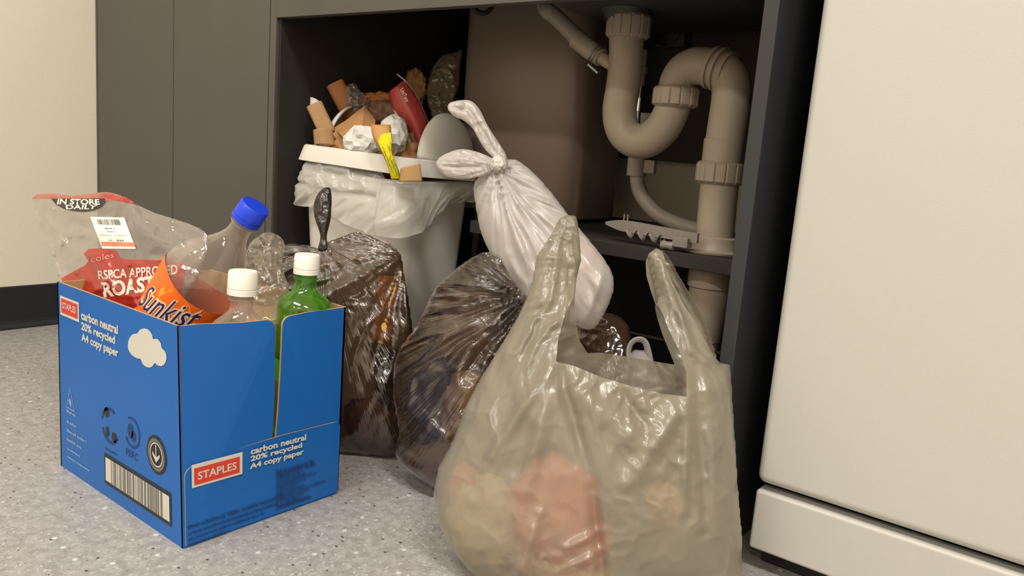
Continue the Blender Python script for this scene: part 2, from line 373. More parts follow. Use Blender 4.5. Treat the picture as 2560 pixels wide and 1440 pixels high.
# ---- dishwasher
M_white = mat('white_enamel', (.49, .475, .435), .32, .45, bump=.04, bscale=500)
dw = empty('dishwasher', (1.99, .3, 0), 'large white dishwasher at the right edge beside the grey panel', 'dishwasher')
box('housing', (1.700, .075, .05), (2.285, .58, .855), mat('appliance_casing', (.03, .03, .03), .5), dw, .003)
o = box('door', (1.691, .030, .1165), (2.29, .074, .855), M_white, dw, .011); o.modifiers[0].segments = 6
o = box('lower_panel', (1.693, .030, .030), (2.29, .060, .1075), M_white, dw, .004); o.modifiers[0].segments = 4
box('plinth', (1.70, .062, .004), (2.28, .09, .045), M_black, dw, .001)
for x in (1.735, 2.25): lathe('foot', [(0, .022), (.006, .022), (.008, .012), (.05, .012)], (x, .20, 0), (0, 0, 1), M_black, dw, 20)

# ---- water heater tank on the shelf
M_tank = mat('tank_enamel', (.22, .165, .13), .3, .5)
tk = empty('water_heater', (1.04, .41, .374), 'tall beige water heater with rounded corners standing behind the bin', 'water heater')
def rrect(cx, cy, w_, d_, r, n=8, ang=0):
    P = []
    for qx, qy, a0 in ((1, -1, -90), (1, 1, 0), (-1, 1, 90), (-1, -1, 180)):
        for i in range(n+1):
            a = math.radians(a0+90*i/n); P.append((qx*(w_/2-r)+r*math.cos(a), qy*(d_/2-r)+r*math.sin(a)))
    ca, sa = math.cos(ang), math.sin(ang); return [(cx+x*ca-y*sa, cy+x*sa+y*ca) for x, y in P]
def loft(rings, capb=True, capt=True):
    n = len(rings[0]); V = [p for r in rings for p in r]
    Fc = [(i*n+j, i*n+(j+1) % n, (i+1)*n+(j+1) % n, (i+1)*n+j) for i in range(len(rings)-1) for j in range(n)]
    if capb: Fc.append(tuple(range(n))[::-1])
    if capt: Fc.append(tuple(range(n*(len(rings)-1), n*len(rings))))
    return V, Fc
rr = rrect(1.037, .40, .30, .19, .045)
ring = lambda z, s=1: [(1.037+(x-1.037)*s, .40+(y-.40)*s, z) for x, y in rr]
V, Fc = loft([ring(.378, .97), ring(.382), ring(.80), ring(.81, .97)]); mesh('tank_body', V, Fc, M_tank, tk, angle=50)
# (the tank's own rating plate)
V, Fc = tube_geo(crv([dep(*p) for p in ((1176, -20, 1.42), (1182, 14, 1.42), (1200, 32, 1.42), (1222, 27, 1.42), (1238, -2, 1.42), (1241, -30, 1.42))], 8), .0042, 10)
tag(mesh('rubber_cable', V, Fc, M_black), 'black cable loop hanging under the front rail above the bin', 'cable')

# ---- sink with waste
M_pipe = mat('white_waste_pipe_plastic', (.33, .275, .21), .38, .4)
M_pipe2 = mat('grey_hose_plastic', (.30, .26, .22), .45, .4)
M_met = mat('dull_metal', (.30, .32, .33), .3, .5, metal=.9)
sn = empty('sink', (1.40, .28, .9), 'dark underside of the sink bowl with its drain outlet', 'sink')
bw = MB(); rb = lambda z, s: [(x, y, z) for x, y in rrect(1.385, .27, .36*s, .36*s, .06)]
V, Fc = loft([rb(.725, .8), rb(.74, .93), rb(.79, 1), rb(.862, 1)], True, False); mesh('bowl', V, Fc, mat('dark_sink_metal', (.05, .05, .05), .5, metal=.3), sn, angle=60)
Y0 = .20
W = lambda u, v, y=Y0: onplane(u, v, 1, y)
px = lambda u, v, d, y=Y0: float(d*(W(u, v, y)-CAM).dot(-np.array([ROT[0][2], ROT[1][2], ROT[2][2]]))/F)   # picture length to metres
p0 = W(1566, 45)
lathe('drain_outlet', [(-.012, .031), (0, .036), (.012, .042), (.030, .045)], p0+(0, 0, .004), (0, 0, 1), mat('dark_sink_metal'), sn, 32)
wp = empty('waste_pipe', W(1790, 640, .17), 'white plastic U-bend waste pipe with ribbed nuts running into the shelf', 'pipe')
r0 = px(1570, 200, 43)
pth = [W(*q) for q in ((1566, 88), (1565, 150), (1558, 215), (1549, 275), (1556, 322), (1583, 350), (1620, 350), (1655, 322), (1676, 285), (1688, 250))]
tube('trap_bend', crv(pth, 8), r0, M_pipe, wp, 32)
p2 = [W(*q) for q in ((1690, 232), (1696, 203), (1713, 178), (1745, 165), (1782, 170))]
tube('outlet_bend', crv(p2, 8), r0*1.02, M_pipe, wp, 32)
p3 = [W(*q) for q in ((1778, 169), (1806, 177), (1826, 200), (1828, 240), (1820, 300), (1812, 350), (1806, 392))]
tube('elbow', crv(p3, 8), r0*1.03, M_pipe, wp, 32)
for i, (u, v, e) in enumerate(((1783, 169, 1.14), (1800, 173, 1.16), (1818, 181, 1.10))):
    t_ = _n(W(u+8, v+3)-W(u-8, v-2)); V, Fc = lathe_geo([(-.003, r0*e), (-.002, r0*(e+.03)), (.002, r0*(e+.03)), (.003, r0*e)], W(u, v), t_, 32); mesh('coupling_ring', V, Fc, M_pipe, wp, angle=40)
def nut(u, v, hh, r, ax=(0, 0, 1), nm='ribbed_nut'):
    f = lambda h, r_, a: r_*(1.055 if (a*14/(2*math.pi)) % 1 > .12 else .985) if 0.1*hh < h < .93*hh else r_
    V, Fc = lathe_geo([(0, r*.9), (hh*.12, r), (hh*.86, r), (hh*.94, r*1.0), (hh, r*.93)], W(u, v)-np.array(ax)*hh/2, ax, 112, rad=f); return mesh(nm, V, Fc, M_pipe, wp, angle=25)
nut(1571, 67, .036, r0*1.22); nut(1690, 243, .030, r0*1.24, (0, 0, 1))
tube('down_pipe', crv([W(1808, 352), W(1802, 430), W(1795, 500), W(1786, 600)], 4), px(1790, 500, 47), M_pipe, wp, 32)
lathe('pipe_socket', [(-.03, r0*1.06), (.02, r0*1.06), (.021, r0*1.0)], W(1806, 385), (0, 0, 1), M_pipe, wp, 32)
nut(1800, 433, .032, r0*1.24)
lathe('floor_flange', [(0, .048), (.003, .049), (.004, .036), (.006, .034), (.022, .0335), (.024, .029)], np.array([*W(1787, 622)[:2], .3735]), (0, 0, 1), M_pipe, wp, 40)
lathe('lower_pipe', [(0, .024), (.035, .027), (.08, .031), (.082, .034), (.105, .034), (.112, .030)], np.array([*W(1787, 622)[:2], .240]), (0, 0, 1), M_pipe, wp, 40)
lathe('lower_pipe', [(0, .022), (.24, .022)], np.array([*W(1787, 622)[:2], .002]), (0, 0, 1), M_pipe, wp, 24)
bs = [W(1545, 170), W(1525, 158), W(1500, 142), W(1478, 126)]
tube('branch_inlet', crv(bs, 4), [.0105]*4*3+[.0105], M_pipe, wp, 20)
# washing hose joined to the branch
hs = empty('drain_hose', W(1450, 105), 'grey rubber drain hose clamped to the side branch of the U-bend', 'hose')
tube('hose_cuff', crv([W(1504, 145), W(1480, 128), W(1442, 98)], 5), [.0145]*5+[.0155]*5+[.0165], M_pipe, hs, 24)
tube('hose', crv([W(1455, 108), W(1420, 72), W(1385, 38), W(1365, 22), W(1356, -20, .26)], 6), .0135, M_pipe2, hs, 20)
ax = _n(W(1505, 148)-W(1480, 126)); t_, u_, w_ = frame_from(ax); cl = MB()
for off in (-.003, .003):
    C0 = W(1494, 140)+ax*off; cl.add(*tube_geo([C0+.0165*(math.cos(a)*u_+math.sin(a)*w_) for a in np.linspace(0, 2*math.pi, 28)], .0011, 8))
cl.build('wire_clamp', M_met, hs, True); C1 = W(1484, 172)
V, Fc = tube_geo([C1-ax*.012, C1+ax*.012], .0032, 10); mesh('clamp_screw', V, Fc, M_met, hs, angle=30)
# grey hose from under the trap to the down pipe
h2 = empty('flexible_hose', W(1590, 420, .30), 'dull grey hose curving down behind the U-bend to the shelf', 'hose')
tube('hose', crv([W(1590, 380, .30), W(1592, 425, .30), W(1600, 480, .30), W(1640, 532, .30), W(1700, 562, .30), W(1760, 578, .30)], 6), .0125, M_pipe2, h2, 20)
V, Fc = lathe_geo([(0, .0165), (.03, .0165)], W(1590, 440, .30), (0, 0, 1), 24); mesh('hose_collar', V, Fc, M_pipe2, h2, angle=40)
box('hose_clip', tuple(W(1607, 432, .295)), tuple(W(1607, 432, .295)+np.array((.02, .01, .022))), M_pipe2, h2)
bh = empty('braided_hose', W(1602, 280, .33), 'thin braided metal hose with a crimped fitting seen inside the U-bend', 'hose')
tube('hose', crv([W(1606, 120, .33), W(1604, 200, .33), W(1600, 240, .33), W(1596, 285, .33), W(1592, 420, .33)], 6), .004, M_met, bh, 12)
lathe('crimped_fitting', [(0, .006), (.02, .0065), (.021, .009), (.032, .009), (.033, .006), (.06, .005)], W(1603, 215, .33), (0, 0, 1), M_pipe2, bh, 16)
lathe('chrome_sleeve', [(0, .0058), (.022, .0058)], W(1597, 278, .33), (0, 0, 1), mat('chrome', (.7, .7, .7), .15, metal=1), bh, 16)
ot = empty('wall_outlet', W(1680, 90, .57), 'square grey-brown box with a dark round opening above the back board', 'outlet')
a0 = W(1640, 118, .56); a1 = W(1722, 22, .56)
box('housing', (a0[0], .556, a0[2]), (a1[0], .584, a1[2]), mat('brown_grey_plastic', (.10, .085, .07), .5), ot, .004)
lathe('dark_socket', [(0, .030), (.004, .033), (.006, .030)], W(1668, 72, .556), (0, -1, 0), M_black, ot, 28)
tag(box('white_carton', tuple(W(1578, 340, .36)), tuple(W(1650, 283, .36)+np.array((0, .06, 0))), mat('dull_white_card', (.42, .38, .33), .6), bevel=.002), 'small white block partly hidden inside the curve of the U-bend', 'box')
# plastic screw-shaped bracket on the shelf
br = empty('plastic_bracket', W(1620, 590, .15), 'white plastic bracket with twisted fins lying on the shelf', 'bracket')
q0 = W(1516, 557, .16); q1 = W(1745, 596, .145)
q0[2] = max(q0[2], .395); q1[2] = max(q1[2], .389)
ds = _n(q1-q0); L_ = np.linalg.norm(q1-q0); up = np.array((0, 0, 1.))
ss = np.linspace(0, 1, 24); hw = np.interp(ss, (0, .04, .16, .3, 1), (.002, .004, .008, .009, .007))
V = []
for s_, h_ in zip(ss, hw):
    c_ = q0+ds*L_*s_
    for a, b in ((-1, -1), (1, -1), (1, 1), (-1, 1)): V.append(c_+np.array((0, 1, 0))*a*.003+up*b*h_)
mesh('spine', *[V, [(i*4+j, i*4+(j+1) % 4, (i+1)*4+(j+1) % 4, (i+1)*4+j) for i in range(23) for j in range(4)]+[(3, 2, 1, 0), (92, 93, 94, 95)]], mat('grey_white_plastic', (.20, .175, .15), .4), br, smooth=False)
for k_, s0 in enumerate((.27, .40, .53)):
    V = []; n_ = 12
    for i in range(n_+1):
        a = math.pi*(1.05+.9*i/n_); c_ = q0+ds*L_*(s0+.10*i/n_)
        for r_ in (.003, .016): V.append(c_+up*(math.sin(a)*r_-.002)+np.array((0, -1, 0))*(abs(math.cos(a))*r_*.7))
    o = mesh('twisted_fin', V, [(2*i, 2*i+1, 2*i+3, 2*i+2) for i in range(n_)], mat('grey_white_plastic'), br); mod(o, 'SOLIDIFY', thickness=.0014, offset=0)
for s0 in (.20, .24, .62, .66):
    c_ = q0+ds*L_*s0; sg = 1 if s0 < .5 else -1
    box('prong', tuple(c_+(-.001, -.001, .004 if sg > 0 else -.014)), tuple(c_+(.001, .001, .018 if sg > 0 else -.004)), mat('grey_white_plastic'), br, .0004)
c_ = q0+ds*L_*.86
box('clip_block', tuple(c_+(-.012, -.012, -.016)), tuple(c_+(.012, .004, -.002)), mat('grey_white_plastic'), br, .001)
lathe('clip_roller', [(0, .006), (.002, .007), (.010, .0055), (.018, .007), (.02, .006)], c_+(-.03, -.008, -.016), (1, 0, 0), mat('grey_white_plastic'), br, 16)

# ================================================================== THE BLUE CARTON
M_blue = mat('blue_printed_card', (.008, .120, .44), .38, .45, noise=.03, nscale=6)
M_kraft = mat('kraft_card', (.46, .29, .13), .75, .2, noise=.06, nscale=60)
M_ink = mat('dark_blue_ink', (.010, .040, .15), .5)
M_pwhite = mat('print_white', (.60, .58, .52), .5)
M_pgrey = mat('print_pale_blue', (.25, .38, .56), .5)
M_pred = mat('print_red', (.62, .045, .028), .45)
M_pblk = mat('print_black', (.02, .02, .022), .5)
BX0, BX1, BY0, BY1, BH = .851, 1.184, -.440, -.206, .2705; TH = .003
def bdef(P):
    P = np.array(P, float); x, y, z = P[..., 0], P[..., 1], P[..., 2]
    k = np.clip(z/BH, 0, 1)*np.clip((x-BX0)/(BX1-BX0), 0, 1)**2*np.clip((-.28-y)/.16, 0, 1); P[..., 0] = x-.014*k; return P
bx = empty('paper_carton', (1.018, -.323, 0), 'bright blue cardboard copy paper box, cut open on top and filled with bottles', 'cardboard box')
def slab(poly, axis, c0, c1, outer_hi):
    """poly in (s, z), extruded along axis; blue outside, kraft elsewhere"""
    n = len(poly); mk = (lambda s, z, c: (c, s, z)) if axis == 0 else (lambda s, z, c: (s, c, z))
    V = [mk(s, z, c0) for s, z in poly]+[mk(s, z, c1) for s, z in poly]
    return V, [tuple(range(n)), tuple(range(n, 2*n))]+[(i, (i+1) % n, n+(i+1) % n, n+i) for i in range(n)], ([1, 0] if outer_hi else [0, 1])+[1]*n
def arcpts(cx, cz, r, a0, a1, n=6): return [(cx+r*math.cos(math.radians(a0+(a1-a0)*i/n)), cz+r*math.sin(math.radians(a0+(a1-a0)*i/n))) for i in range(n+1)]
mb = MB()
def addslab(*a):
    V, Fc, M = slab(*a); o = len(mb.V); mb.V += [tuple(v) for v in bdef(V)]; mb.F += [tuple(i+o for i in f) for f in Fc]; mb.M += M
sub = lambda a, b, n: [a+(b-a)*i/n for i in range(n)]
addslab([(x, .0) for x in sub(BX0, BX1, 10)]+[(BX1, 0), (BX1, BH)]+[(x, BH) for x in sub(BX1, BX0, 10)][1:]+[(BX0, BH)], 1, BY0, BY0+TH, False)
addslab([(BX0, 0), (BX1, 0), (BX1, BH+.001), (BX0, BH+.001)], 1, BY1-TH, BY1, True)
addslab([(BY0, 0), (BY1, 0), (BY1, BH), (BY0, BH)], 0, BX0, BX0+TH, False)
sl0, sl1, szb = -.3165, -.3085, .107
right = [(BY0, 0), (BY1+.0, 0), (BY1, BH)]+[(y, BH) for y in (-.23, -.25, -.27)]+arcpts(sl1+.010+.004, BH-.014, .012, 95, 180)+[(sl1+.001, .20), (sl1-.001, .15), (sl1-.004, szb), (sl0-.001, szb), (sl0+.001, .16), (sl0-.000, .22)]+arcpts(sl0-.014, BH-.018, .014, 0, 85)+[(-.36, BH-.004), (-.39, BH-.002), (-.415, BH), (BY0, BH)]
addslab(right, 0, BX1-TH, BX1, True)
mb.box((BX0+TH, BY0+TH, .001), (BX1-TH, BY1-TH, .004), 1)
mb.build('carton_body', [M_blue, M_kraft], bx)
mb = MB()
addslab([(-.437, .003), (-.2085, .003), (-.2085, .101)]+arcpts(-.2165, .101, .008, 0, 90)+[(-.3, .1105), (-.36, .108)]+arcpts(-.4245, .088, .0125, 90, 180), 0, BX1+.0002, BX1+.0018, True)
tag(mb.build('front_flap', [M_blue, M_kraft], bx), 'folded lower flap with logo and wording')
fl = lambda s, t: bdef(np.stack([s, np.full(np.shape(s), BY0-.0005), t], -1))           # left face: (x, z)
fr_ = lambda s, t: bdef(np.stack([np.full(np.shape(s), BX1+.0032), s, t], -1))          # right face: (y, z)
def rect(fn, x0, z0, x1, z1): return lambda s, t: fn(x0+(x1-x0)*np.asarray(s, float), z0+(z1-z0)*np.asarray(t, float))
def flat(name, poly, fn, m, parent, off=0):
    P = np.array(poly, float); return mesh(name, fn(P[:, 0], P[:, 1]), [tuple(range(len(poly)))], m, parent, smooth=False)
def bars(name, fn, rows, m, parent):
    """rows of tiny word-like strokes: (x0, z, x1, height)"""
    V = []; Fc = []; r_ = random.Random(5)
    for x0, z, x1, h in rows:
        x = x0
        while x < x1-.001:
            w_ = min(r_.uniform(.5, 1.5)*h*3, x1-x); xx = x
            while xx < x+w_:
                g = h*r_.uniform(.45, .75); hh = h*r_.uniform(.6, 1); q = [(xx, z), (min(xx+g, x1), z), (min(xx+g, x1), z+hh), (xx, z+hh)]
                o = len(V); P = np.array(q); V += list(fn(P[:, 0], P[:, 1])); Fc.append((o, o+1, o+2, o+3)); xx += g+h*.22
            x += w_+h*.6
    return mesh(name, V, Fc, m, parent, smooth=False)
def toface(ax, val, i):
    return lambda u, v: (float(onplane(u, v, ax, val)[i]), float(onplane(u, v, ax, val)[2]))
FLP = toface(1, BY0, 0); FRP = toface(0, BX1+.003, 1)
# left face
fl2 = lambda s, t: fl(s, t)-np.array((0, .0004, 0))
a = FLP(151, 738); b = FLP(199, 806)
flat('logo_label', [(a[0], b[1]), (b[0], b[1]), (b[0], a[1]), (a[0], a[1])], fl, M_pwhite, bx)
LB = bpy.data.objects['logo_label']; bw_ = .004
flat('logo_field', [(a[0]+bw_, b[1]+bw_), (b[0]-bw_, b[1]+bw_), (b[0]-bw_, a[1]-bw_*.8), (a[0]+bw_, a[1]-bw_*.8)], fl2, M_pred, LB)
fl3 = lambda s, t: fl(s, t)-np.array((0, .0007, 0))
text('lettering', 'STAPLES', rect(fl3, a[0]+.009, b[1]+.0105, b[0]-.008, b[1]+.0195), M_pwhite, LB, bold=.02)
def tline(t, tl, brr, fn, P, m, bold=.02, par=bx, z=None):
    a = P(*tl); b = P(*brr); x0, x1 = a[0], b[0]; z1, z0 = (a[1], b[1]) if z is None else z
    return text('printed_line', t, rect(fn, x0, z0, x1, z1), m, par, bold=bold)
X0 = FLP(204, 780)[0]; X1 = FLP(299, 830)[0]; zt = FLP(204, 776)[1]; zb = FLP(299, 902)[1]; hh = (zt-zb)/3
text('printed_line', 'carbon neutral', rect(fl, X0, zt-hh*.80, X1, zt), M_pwhite, bx, bold=.035)
text('printed_line', '20% recycled', rect(fl, X0, zt-hh*1.95, X1-.008, zt-hh*1.0), M_pwhite, bx, bold=.035)
text('printed_line', 'A4 copy paper', rect(fl, X0, zt-hh*2.95, X1, zt-hh*2.0), M_pwhite, bx, bold=.035)
cl = [(325, 868), (328, 850), (338, 838), (350, 836), (358, 827), (369, 824), (381, 828), (390, 840), (393, 851), (404, 851), (413, 862), (416, 874), (425, 884), (428, 898), (424, 912), (414, 919), (402, 916), (396, 911), (388, 920), (376, 921), (364, 913), (358, 900), (349, 898), (336, 890), (328, 879)]
flat('cloud_print', [FLP(*p) for p in crv(cl, 4, True)], fl, M_pwhite, bx)
def ringp(name, c, ro, ri, fn, m, par, a0=0, a1=360, n=40):
    A = np.radians(np.linspace(a0, a1, n+1)); P = np.array([(c[0]+r*math.cos(t), c[1]+r*math.sin(t)) for t in A for r in (ri, ro)])
    return mesh(name, fn(P[:, 0], P[:, 1]), [(2*i, 2*i+1, 2*i+3, 2*i+2) for i in range(n)], m, par, smooth=False)
def disc(name, c, r, fn, m, par, sx=1): return flat(name, [(c[0]+sx*r*math.cos(t), c[1]+r*math.sin(t)) for t in np.linspace(0, 2*math.pi, 33)[:-1]], fn, m, par)
c = FLP(396, 1139); rr_ = .0245
rb_ = disc('round_badge', c, rr_, fl, M_pblk, bx)
M_dim = mat('print_dull_grey', (.16, .15, .13), .6)
ringp('badge_ring', c, .0205, .0165, fl2, M_dim, rb_); ringp('badge_ring', c, .0155, .0138, fl2, M_pwhite, rb_)
flat('badge_arrow', [(c[0]-.001, c[1]+.0125), (c[0]+.001, c[1]+.0125), (c[0]+.001, c[1]-.003), (c[0]+.009, c[1]+.003), (c[0]+.009, c[1]-.001), (c[0], c[1]-.010), (c[0]-.009, c[1]-.001), (c[0]-.009, c[1]+.003), (c[0]-.001, c[1]-.003)], fl3, M_pwhite, rb_)
c = FLP(333, 1083)
e_ = ringp('leaf_badge', c, .0205, .0175, fl, M_ink, bx, -150, 120)
disc('leaf_mark', (c[0]-.004, c[1]+.001), .010, fl, M_ink, e_, .75); disc('leaf_mark', (c[0]+.004, c[1]-.004), .007, fl, M_ink, e_, .8)
text('badge_lettering', 'PEFC', rect(fl, c[0]-.017, c[1]-.034, c[0]+.014, c[1]-.0245), M_ink, e_, bold=.01)
c = FLP(277, 1065); e_ = ringp('globe_badge', c, .025, .021, fl, M_ink, bx, 60, 170)
ringp('globe_arc', c, .025, .021, fl, M_ink, e_, 200, 330); disc('globe_land', (c[0]-.009, c[1]+.016), .007, fl, M_pblk, e_); disc('globe_land', (c[0]-.008, c[1]-.010), .007, fl, M_pblk, e_, .7); disc('globe_land', (c[0]+.011, c[1]-.013), .007, fl, M_pblk, e_)
bars('badge_strokes', fl, [(c[0]-.014, c[1]-.036, c[0]+.018, .003)], M_ink, e_)
a = FLP(262, 1131); b = FLP(431, 1318)
bc = flat('barcode_panel', [(a[0], b[1]), (b[0], b[1]), (b[0], a[1]), (a[0], a[1])], fl, M_pblk, bx)
flat('barcode_field', [(a[0]+.004, b[1]+.005), (b[0]-.004, b[1]+.005), (b[0]-.004, a[1]-.005), (a[0]+.004, a[1]-.005)], fl2, M_pwhite, bc)
V = []; Fc = []; x = a[0]+.02; r_ = random.Random(3)
while x < b[0]-.022:
    w_ = r_.choice((.0012, .0018, .003, .0045)); P = np.array([(x, b[1]+.005), (x+w_, b[1]+.005), (x+w_, a[1]-.005), (x, a[1]-.005)]); o = len(V); V += list(fl3(P[:, 0], P[:, 1])); Fc.append((o, o+1, o+2, o+3)); x += w_+r_.choice((.0015, .002, .0035))
mesh('barcode_bars', V, Fc, M_dim, bc, smooth=False)
t0 = FLP(176, 968); t1 = FLP(193, 1040); tl_ = FLP(166, 1018)
V = np.array([t0, (t1[0], tl_[1]-.004), tl_]); e_ = None
tri = [(t0[0], t0[1]), (t0[0]+.013, tl_[1]), (t0[0]-.013, tl_[1])]
def outline(name, P, wd, fn, m, par):
    P = np.array(P); c_ = P.mean(0); Q = c_+(P-c_)*(1-wd); n = len(P); A = np.concatenate([P, Q]); return mesh(name, fn(A[:, 0], A[:, 1]), [(i, (i+1) % n, n+(i+1) % n, n+i) for i in range(n)], m, par, smooth=False)
e_ = outline('triangle_mark', tri, .14, fl, M_pgrey, bx)
flat('triangle_arrow', [(t0[0]-.006, tl_[1]+.012), (t0[0], tl_[1]+.017), (t0[0]+.004, tl_[1]+.010), (t0[0]+.002, tl_[1]+.002), (t0[0]-.002, tl_[1]+.008)], fl, M_pgrey, e_)
x0 = FLP(168, 1060)[0]; zs = [(FLP(168, v)[1]) for v in (1056, 1078, 1100, 1122, 1142)]
bars('small_print', fl, [(x0, tl_[1]-.0065, x0+.028, .0045), (x0, zs[0], x0+.030, .0045), (x0, zs[1], x0+.060, .0045), (x0, zs[2], x0+.046, .0042), (x0, zs[3], x0+.040, .003), (x0, zs[4], x0+.068, .003)], M_pgrey, bx)
# right face
a = FRP(484, 1166); b = FRP(608, 1190); z1 = FRP(484, 1166)[1]; z0 = FRP(488, 1222)[1]
fr2 = lambda s, t: fr_(s, t)+np.array((.0004, 0, 0)); fr3 = lambda s, t: fr_(s, t)+np.array((.0008, 0, 0))
L2 = flat('logo_label', [(a[0], z0), (b[0], z0), (b[0], z1), (a[0], z1)], fr_, M_pwhite, bx)
flat('logo_field', [(a[0]+.003, z0+.003), (b[0]-.004, z0+.003), (b[0]-.004, z1-.005), (a[0]+.003, z1-.005)], fr2, M_pred, L2)
text('lettering', 'STAPLES', rect(fr3, a[0]+.0075, z0+.0085, b[0]-.0085, z0+.0185), M_pwhite, L2, bold=.02)
y0 = FRP(629, 1140)[0]; y1 = FRP(765, 1095)[0]; zt = FRP(629, 1124)[1]; zb = FRP(629, 1176)[1]; hh = (zt-zb)/3
text('printed_line', 'carbon neutral', rect(fr_, y0, zt-hh*.82, y1, zt+.001), M_pwhite, bx, bold=.035)
text('printed_line', '20% recycled', rect(fr_, y0, zt-hh*2.02, y1-.006, zt-hh*1.0), M_pwhite, bx, bold=.035)
text('printed_line', 'A4 copy paper', rect(fr_, y0-.001, zt-hh*3.1, y1-.003, zt-hh*2.05), M_pwhite, bx, bold=.035)
ya = FRP(693, 1190)[0]; za = FRP(693, 1182)[1]; zc = FRP(690, 1272)[1]; rows = []
lens = [.058, .062, .036, .046, .063, .046, .030, .046, .082, .052, .044, .040, .056]
for i, l in enumerate(lens): rows.append((ya, za-(za-zc)*i/12-.002, ya+l, .0042 if i in (0, 1, 12) else .0026))
bars('fine_print', fr_, rows, M_ink, bx)
yb = FRP(472, 1330)[0]; zz = FRP(472, 1322)[1]
bars('fine_print', fr_, [(yb, zz-.001, yb+.135, .0042), (yb, zz-.0085, yb+.128, .0028), (yb, zz-.0155, yb+.105, .0028), (yb, zz-.0225, yb+.05, .0028)], M_ink, bx)

# ================================================================== BOTTLES IN THE CARTON
def clear(name, col, rough=.04, dens=.12): return film(name, col, dens, .55, rough, tint=col, bump=.15, transl=.3, edge=.75, oscale=18)
G_clear = film('clear_pet', (.90, .78, .70), .10, .55, .06, tint=(.96, .93, .90), bump=.25, transl=.4, edge=.5, oscale=30)
G_green = film('green_pet', (.16, .58, .05), .24, .6, .06, tint=(.55, .86, .26), bump=.1, transl=.6, edge=.9, oscale=20)
M_cap = mat('white_cap_plastic', (.80, .78, .70), .35, .4); M_bcap = mat('blue_cap_plastic', (.012, .050, .62), .3, .5)
def bottle(nm, label, base, top, R, glass, capm, capr, capl, neckr, shoulder=.62, grp=None, neckmat=None, cats='bottle', ridges=True):
    base = np.array(base, float); top = np.array(top, float); ax = top-base; H = np.linalg.norm(ax); ax = ax/H
    e = empty(nm, base, label, cats); ch = capl
    prof = [(0, R*.55), (.004, R*.8), (.018, R*.98), (.03, R)]+[(H*t, R*(1-(.012 if k % 2 else 0))) for k, t in enumerate(np.linspace(.16, shoulder*.94, 7))]
    n0 = H-ch-.004
    for t in np.linspace(0, 1, 12): prof.append((H*shoulder+(n0-.012-H*shoulder)*t, neckr+(R-neckr)*(.5+.5*math.cos(math.pi*t**1.05))))
    prof += [(n0-.006, neckr), (n0, neckr*1.02), (H-ch*.9, neckr)]
    V, Fc = lathe_geo(prof, base, ax, 48, capt=False); o = mesh('bottle_body', V, Fc, glass, e, angle=60)
    cap = [(0, capr), (ch*.22, capr), (ch*.235, capr*.965), (ch*.27, capr*.965), (ch*.285, capr), (ch*.93, capr*.97), (ch, capr*.90)]
    f = lambda h, r, a: r*(1.0+(.012 if (a*60/(2*math.pi)) % 1 > .5 else 0)) if ch*.3 < h < ch*.92 else r
    V, Fc = lathe_geo(cap, base+ax*(H-ch), ax, 120, rad=f); mesh('cap', V, Fc, capm, e, angle=40)
    if ridges: V, Fc = lathe_geo([(0, neckr*1.02), (.001, neckr*1.22), (.003, neckr*1.22), (.004, neckr*1.02)], base+ax*(n0-.004), ax, 40); mesh('neck_ring', V, Fc, neckmat or glass, e, angle=40)
    return e, ax, H
bo, ax_, H_ = bottle('small_bottle', 'small clear plastic bottle with white cap standing in front inside the blue box', (1.135, -.345, .005), (1.143, -.339, .324), .037, G_clear, M_cap, .0185, .030, .0135, .76)
bo, ax_, H_ = bottle('green_bottle', 'green plastic bottle with white cap standing at the box slot', (1.141, -.249, .005), (1.150, -.247, .341), .036, G_green, M_cap, .0172, .026, .0135, .79)
base = np.array((1.141, -.249, .005)); axg = _n((.009, .002, .336))
V, Fc = lathe_geo([(.09, .0366), (.195, .0366)], base, axg, 40, False, False); mesh('label_band', V, Fc, mat('bright_green_label', (.10, .55, .06), .4), bo)
V, Fc = lathe_geo([(.10, .0369), (.165, .0369)], base, axg, 40, False, False); mesh('label_panel', V, Fc, mat('olive_label', (.20, .22, .05), .5), bo)
# big orange-soda bottle, leaning
bt = np.array((.925, -.362, .135)); tp = dep(640, 514, 1.06)
so, ax_, H_ = bottle('soft_drink_bottle', 'large clear bottle with blue cap and orange soda label leaning right', bt, tp, .060, G_clear, M_bcap, .0205, .026, .0145, .60)
t_, u_, w_ = frame_from(ax_)
toc = _n(CAM-(bt+ax_*.2)); toc = _n(toc-ax_*toc.dot(ax_)); sd = np.cross(ax_, toc)     # toc: side of the bottle turned to the camera
def onb(h, ang, r=.0612): ang = np.asarray(ang); return bt+ax_*np.asarray(h)[..., None]+r*(np.cos(ang)[..., None]*toc+np.sin(ang)[..., None]*sd)
n_ = 72; A = np.linspace(-math.pi, math.pi, n_+1); top_h = lambda a: .178+.016*np.cos(a*1.0+.5)-.010*np.cos(2*a)
hs_ = np.linspace(0, 1, 6); V = []; 
for q in hs_: V += list(onb(.03+(top_h(A)-.03)*q, A, .0609))
o = mesh('orange_label', V, [(i*(n_+1)+j, i*(n_+1)+j+1, (i+1)*(n_+1)+j+1, (i+1)*(n_+1)+j) for i in range(5) for j in range(n_)], mat('orange_label', (.86, .15, .015), .35, .5), so)
LA = o
def onlab(r): return lambda s, t: onb(t, s, r)
def lab_text(s0, s1, h0, h1, tilt, r): return lambda s, t: onb(h0+(h1-h0)*np.asarray(t)+tilt*np.asarray(s), s0+(s1-s0)*np.asarray(s), r)
flat('sun_print', [(-.30+.42*math.cos(t), .168+.016*math.sin(t)) for t in np.linspace(0, 2*math.pi, 30)[:-1]], onlab(.0612), mat('print_yellow_orange', (.90, .36, .03), .4), LA)
text('brand_lettering', 'Sunkist', lab_text(-1.10, .35, .122, .160, .026, .0615), mat('print_cream', (.85, .70, .45), .4), LA, bold=.055, shear=.25)
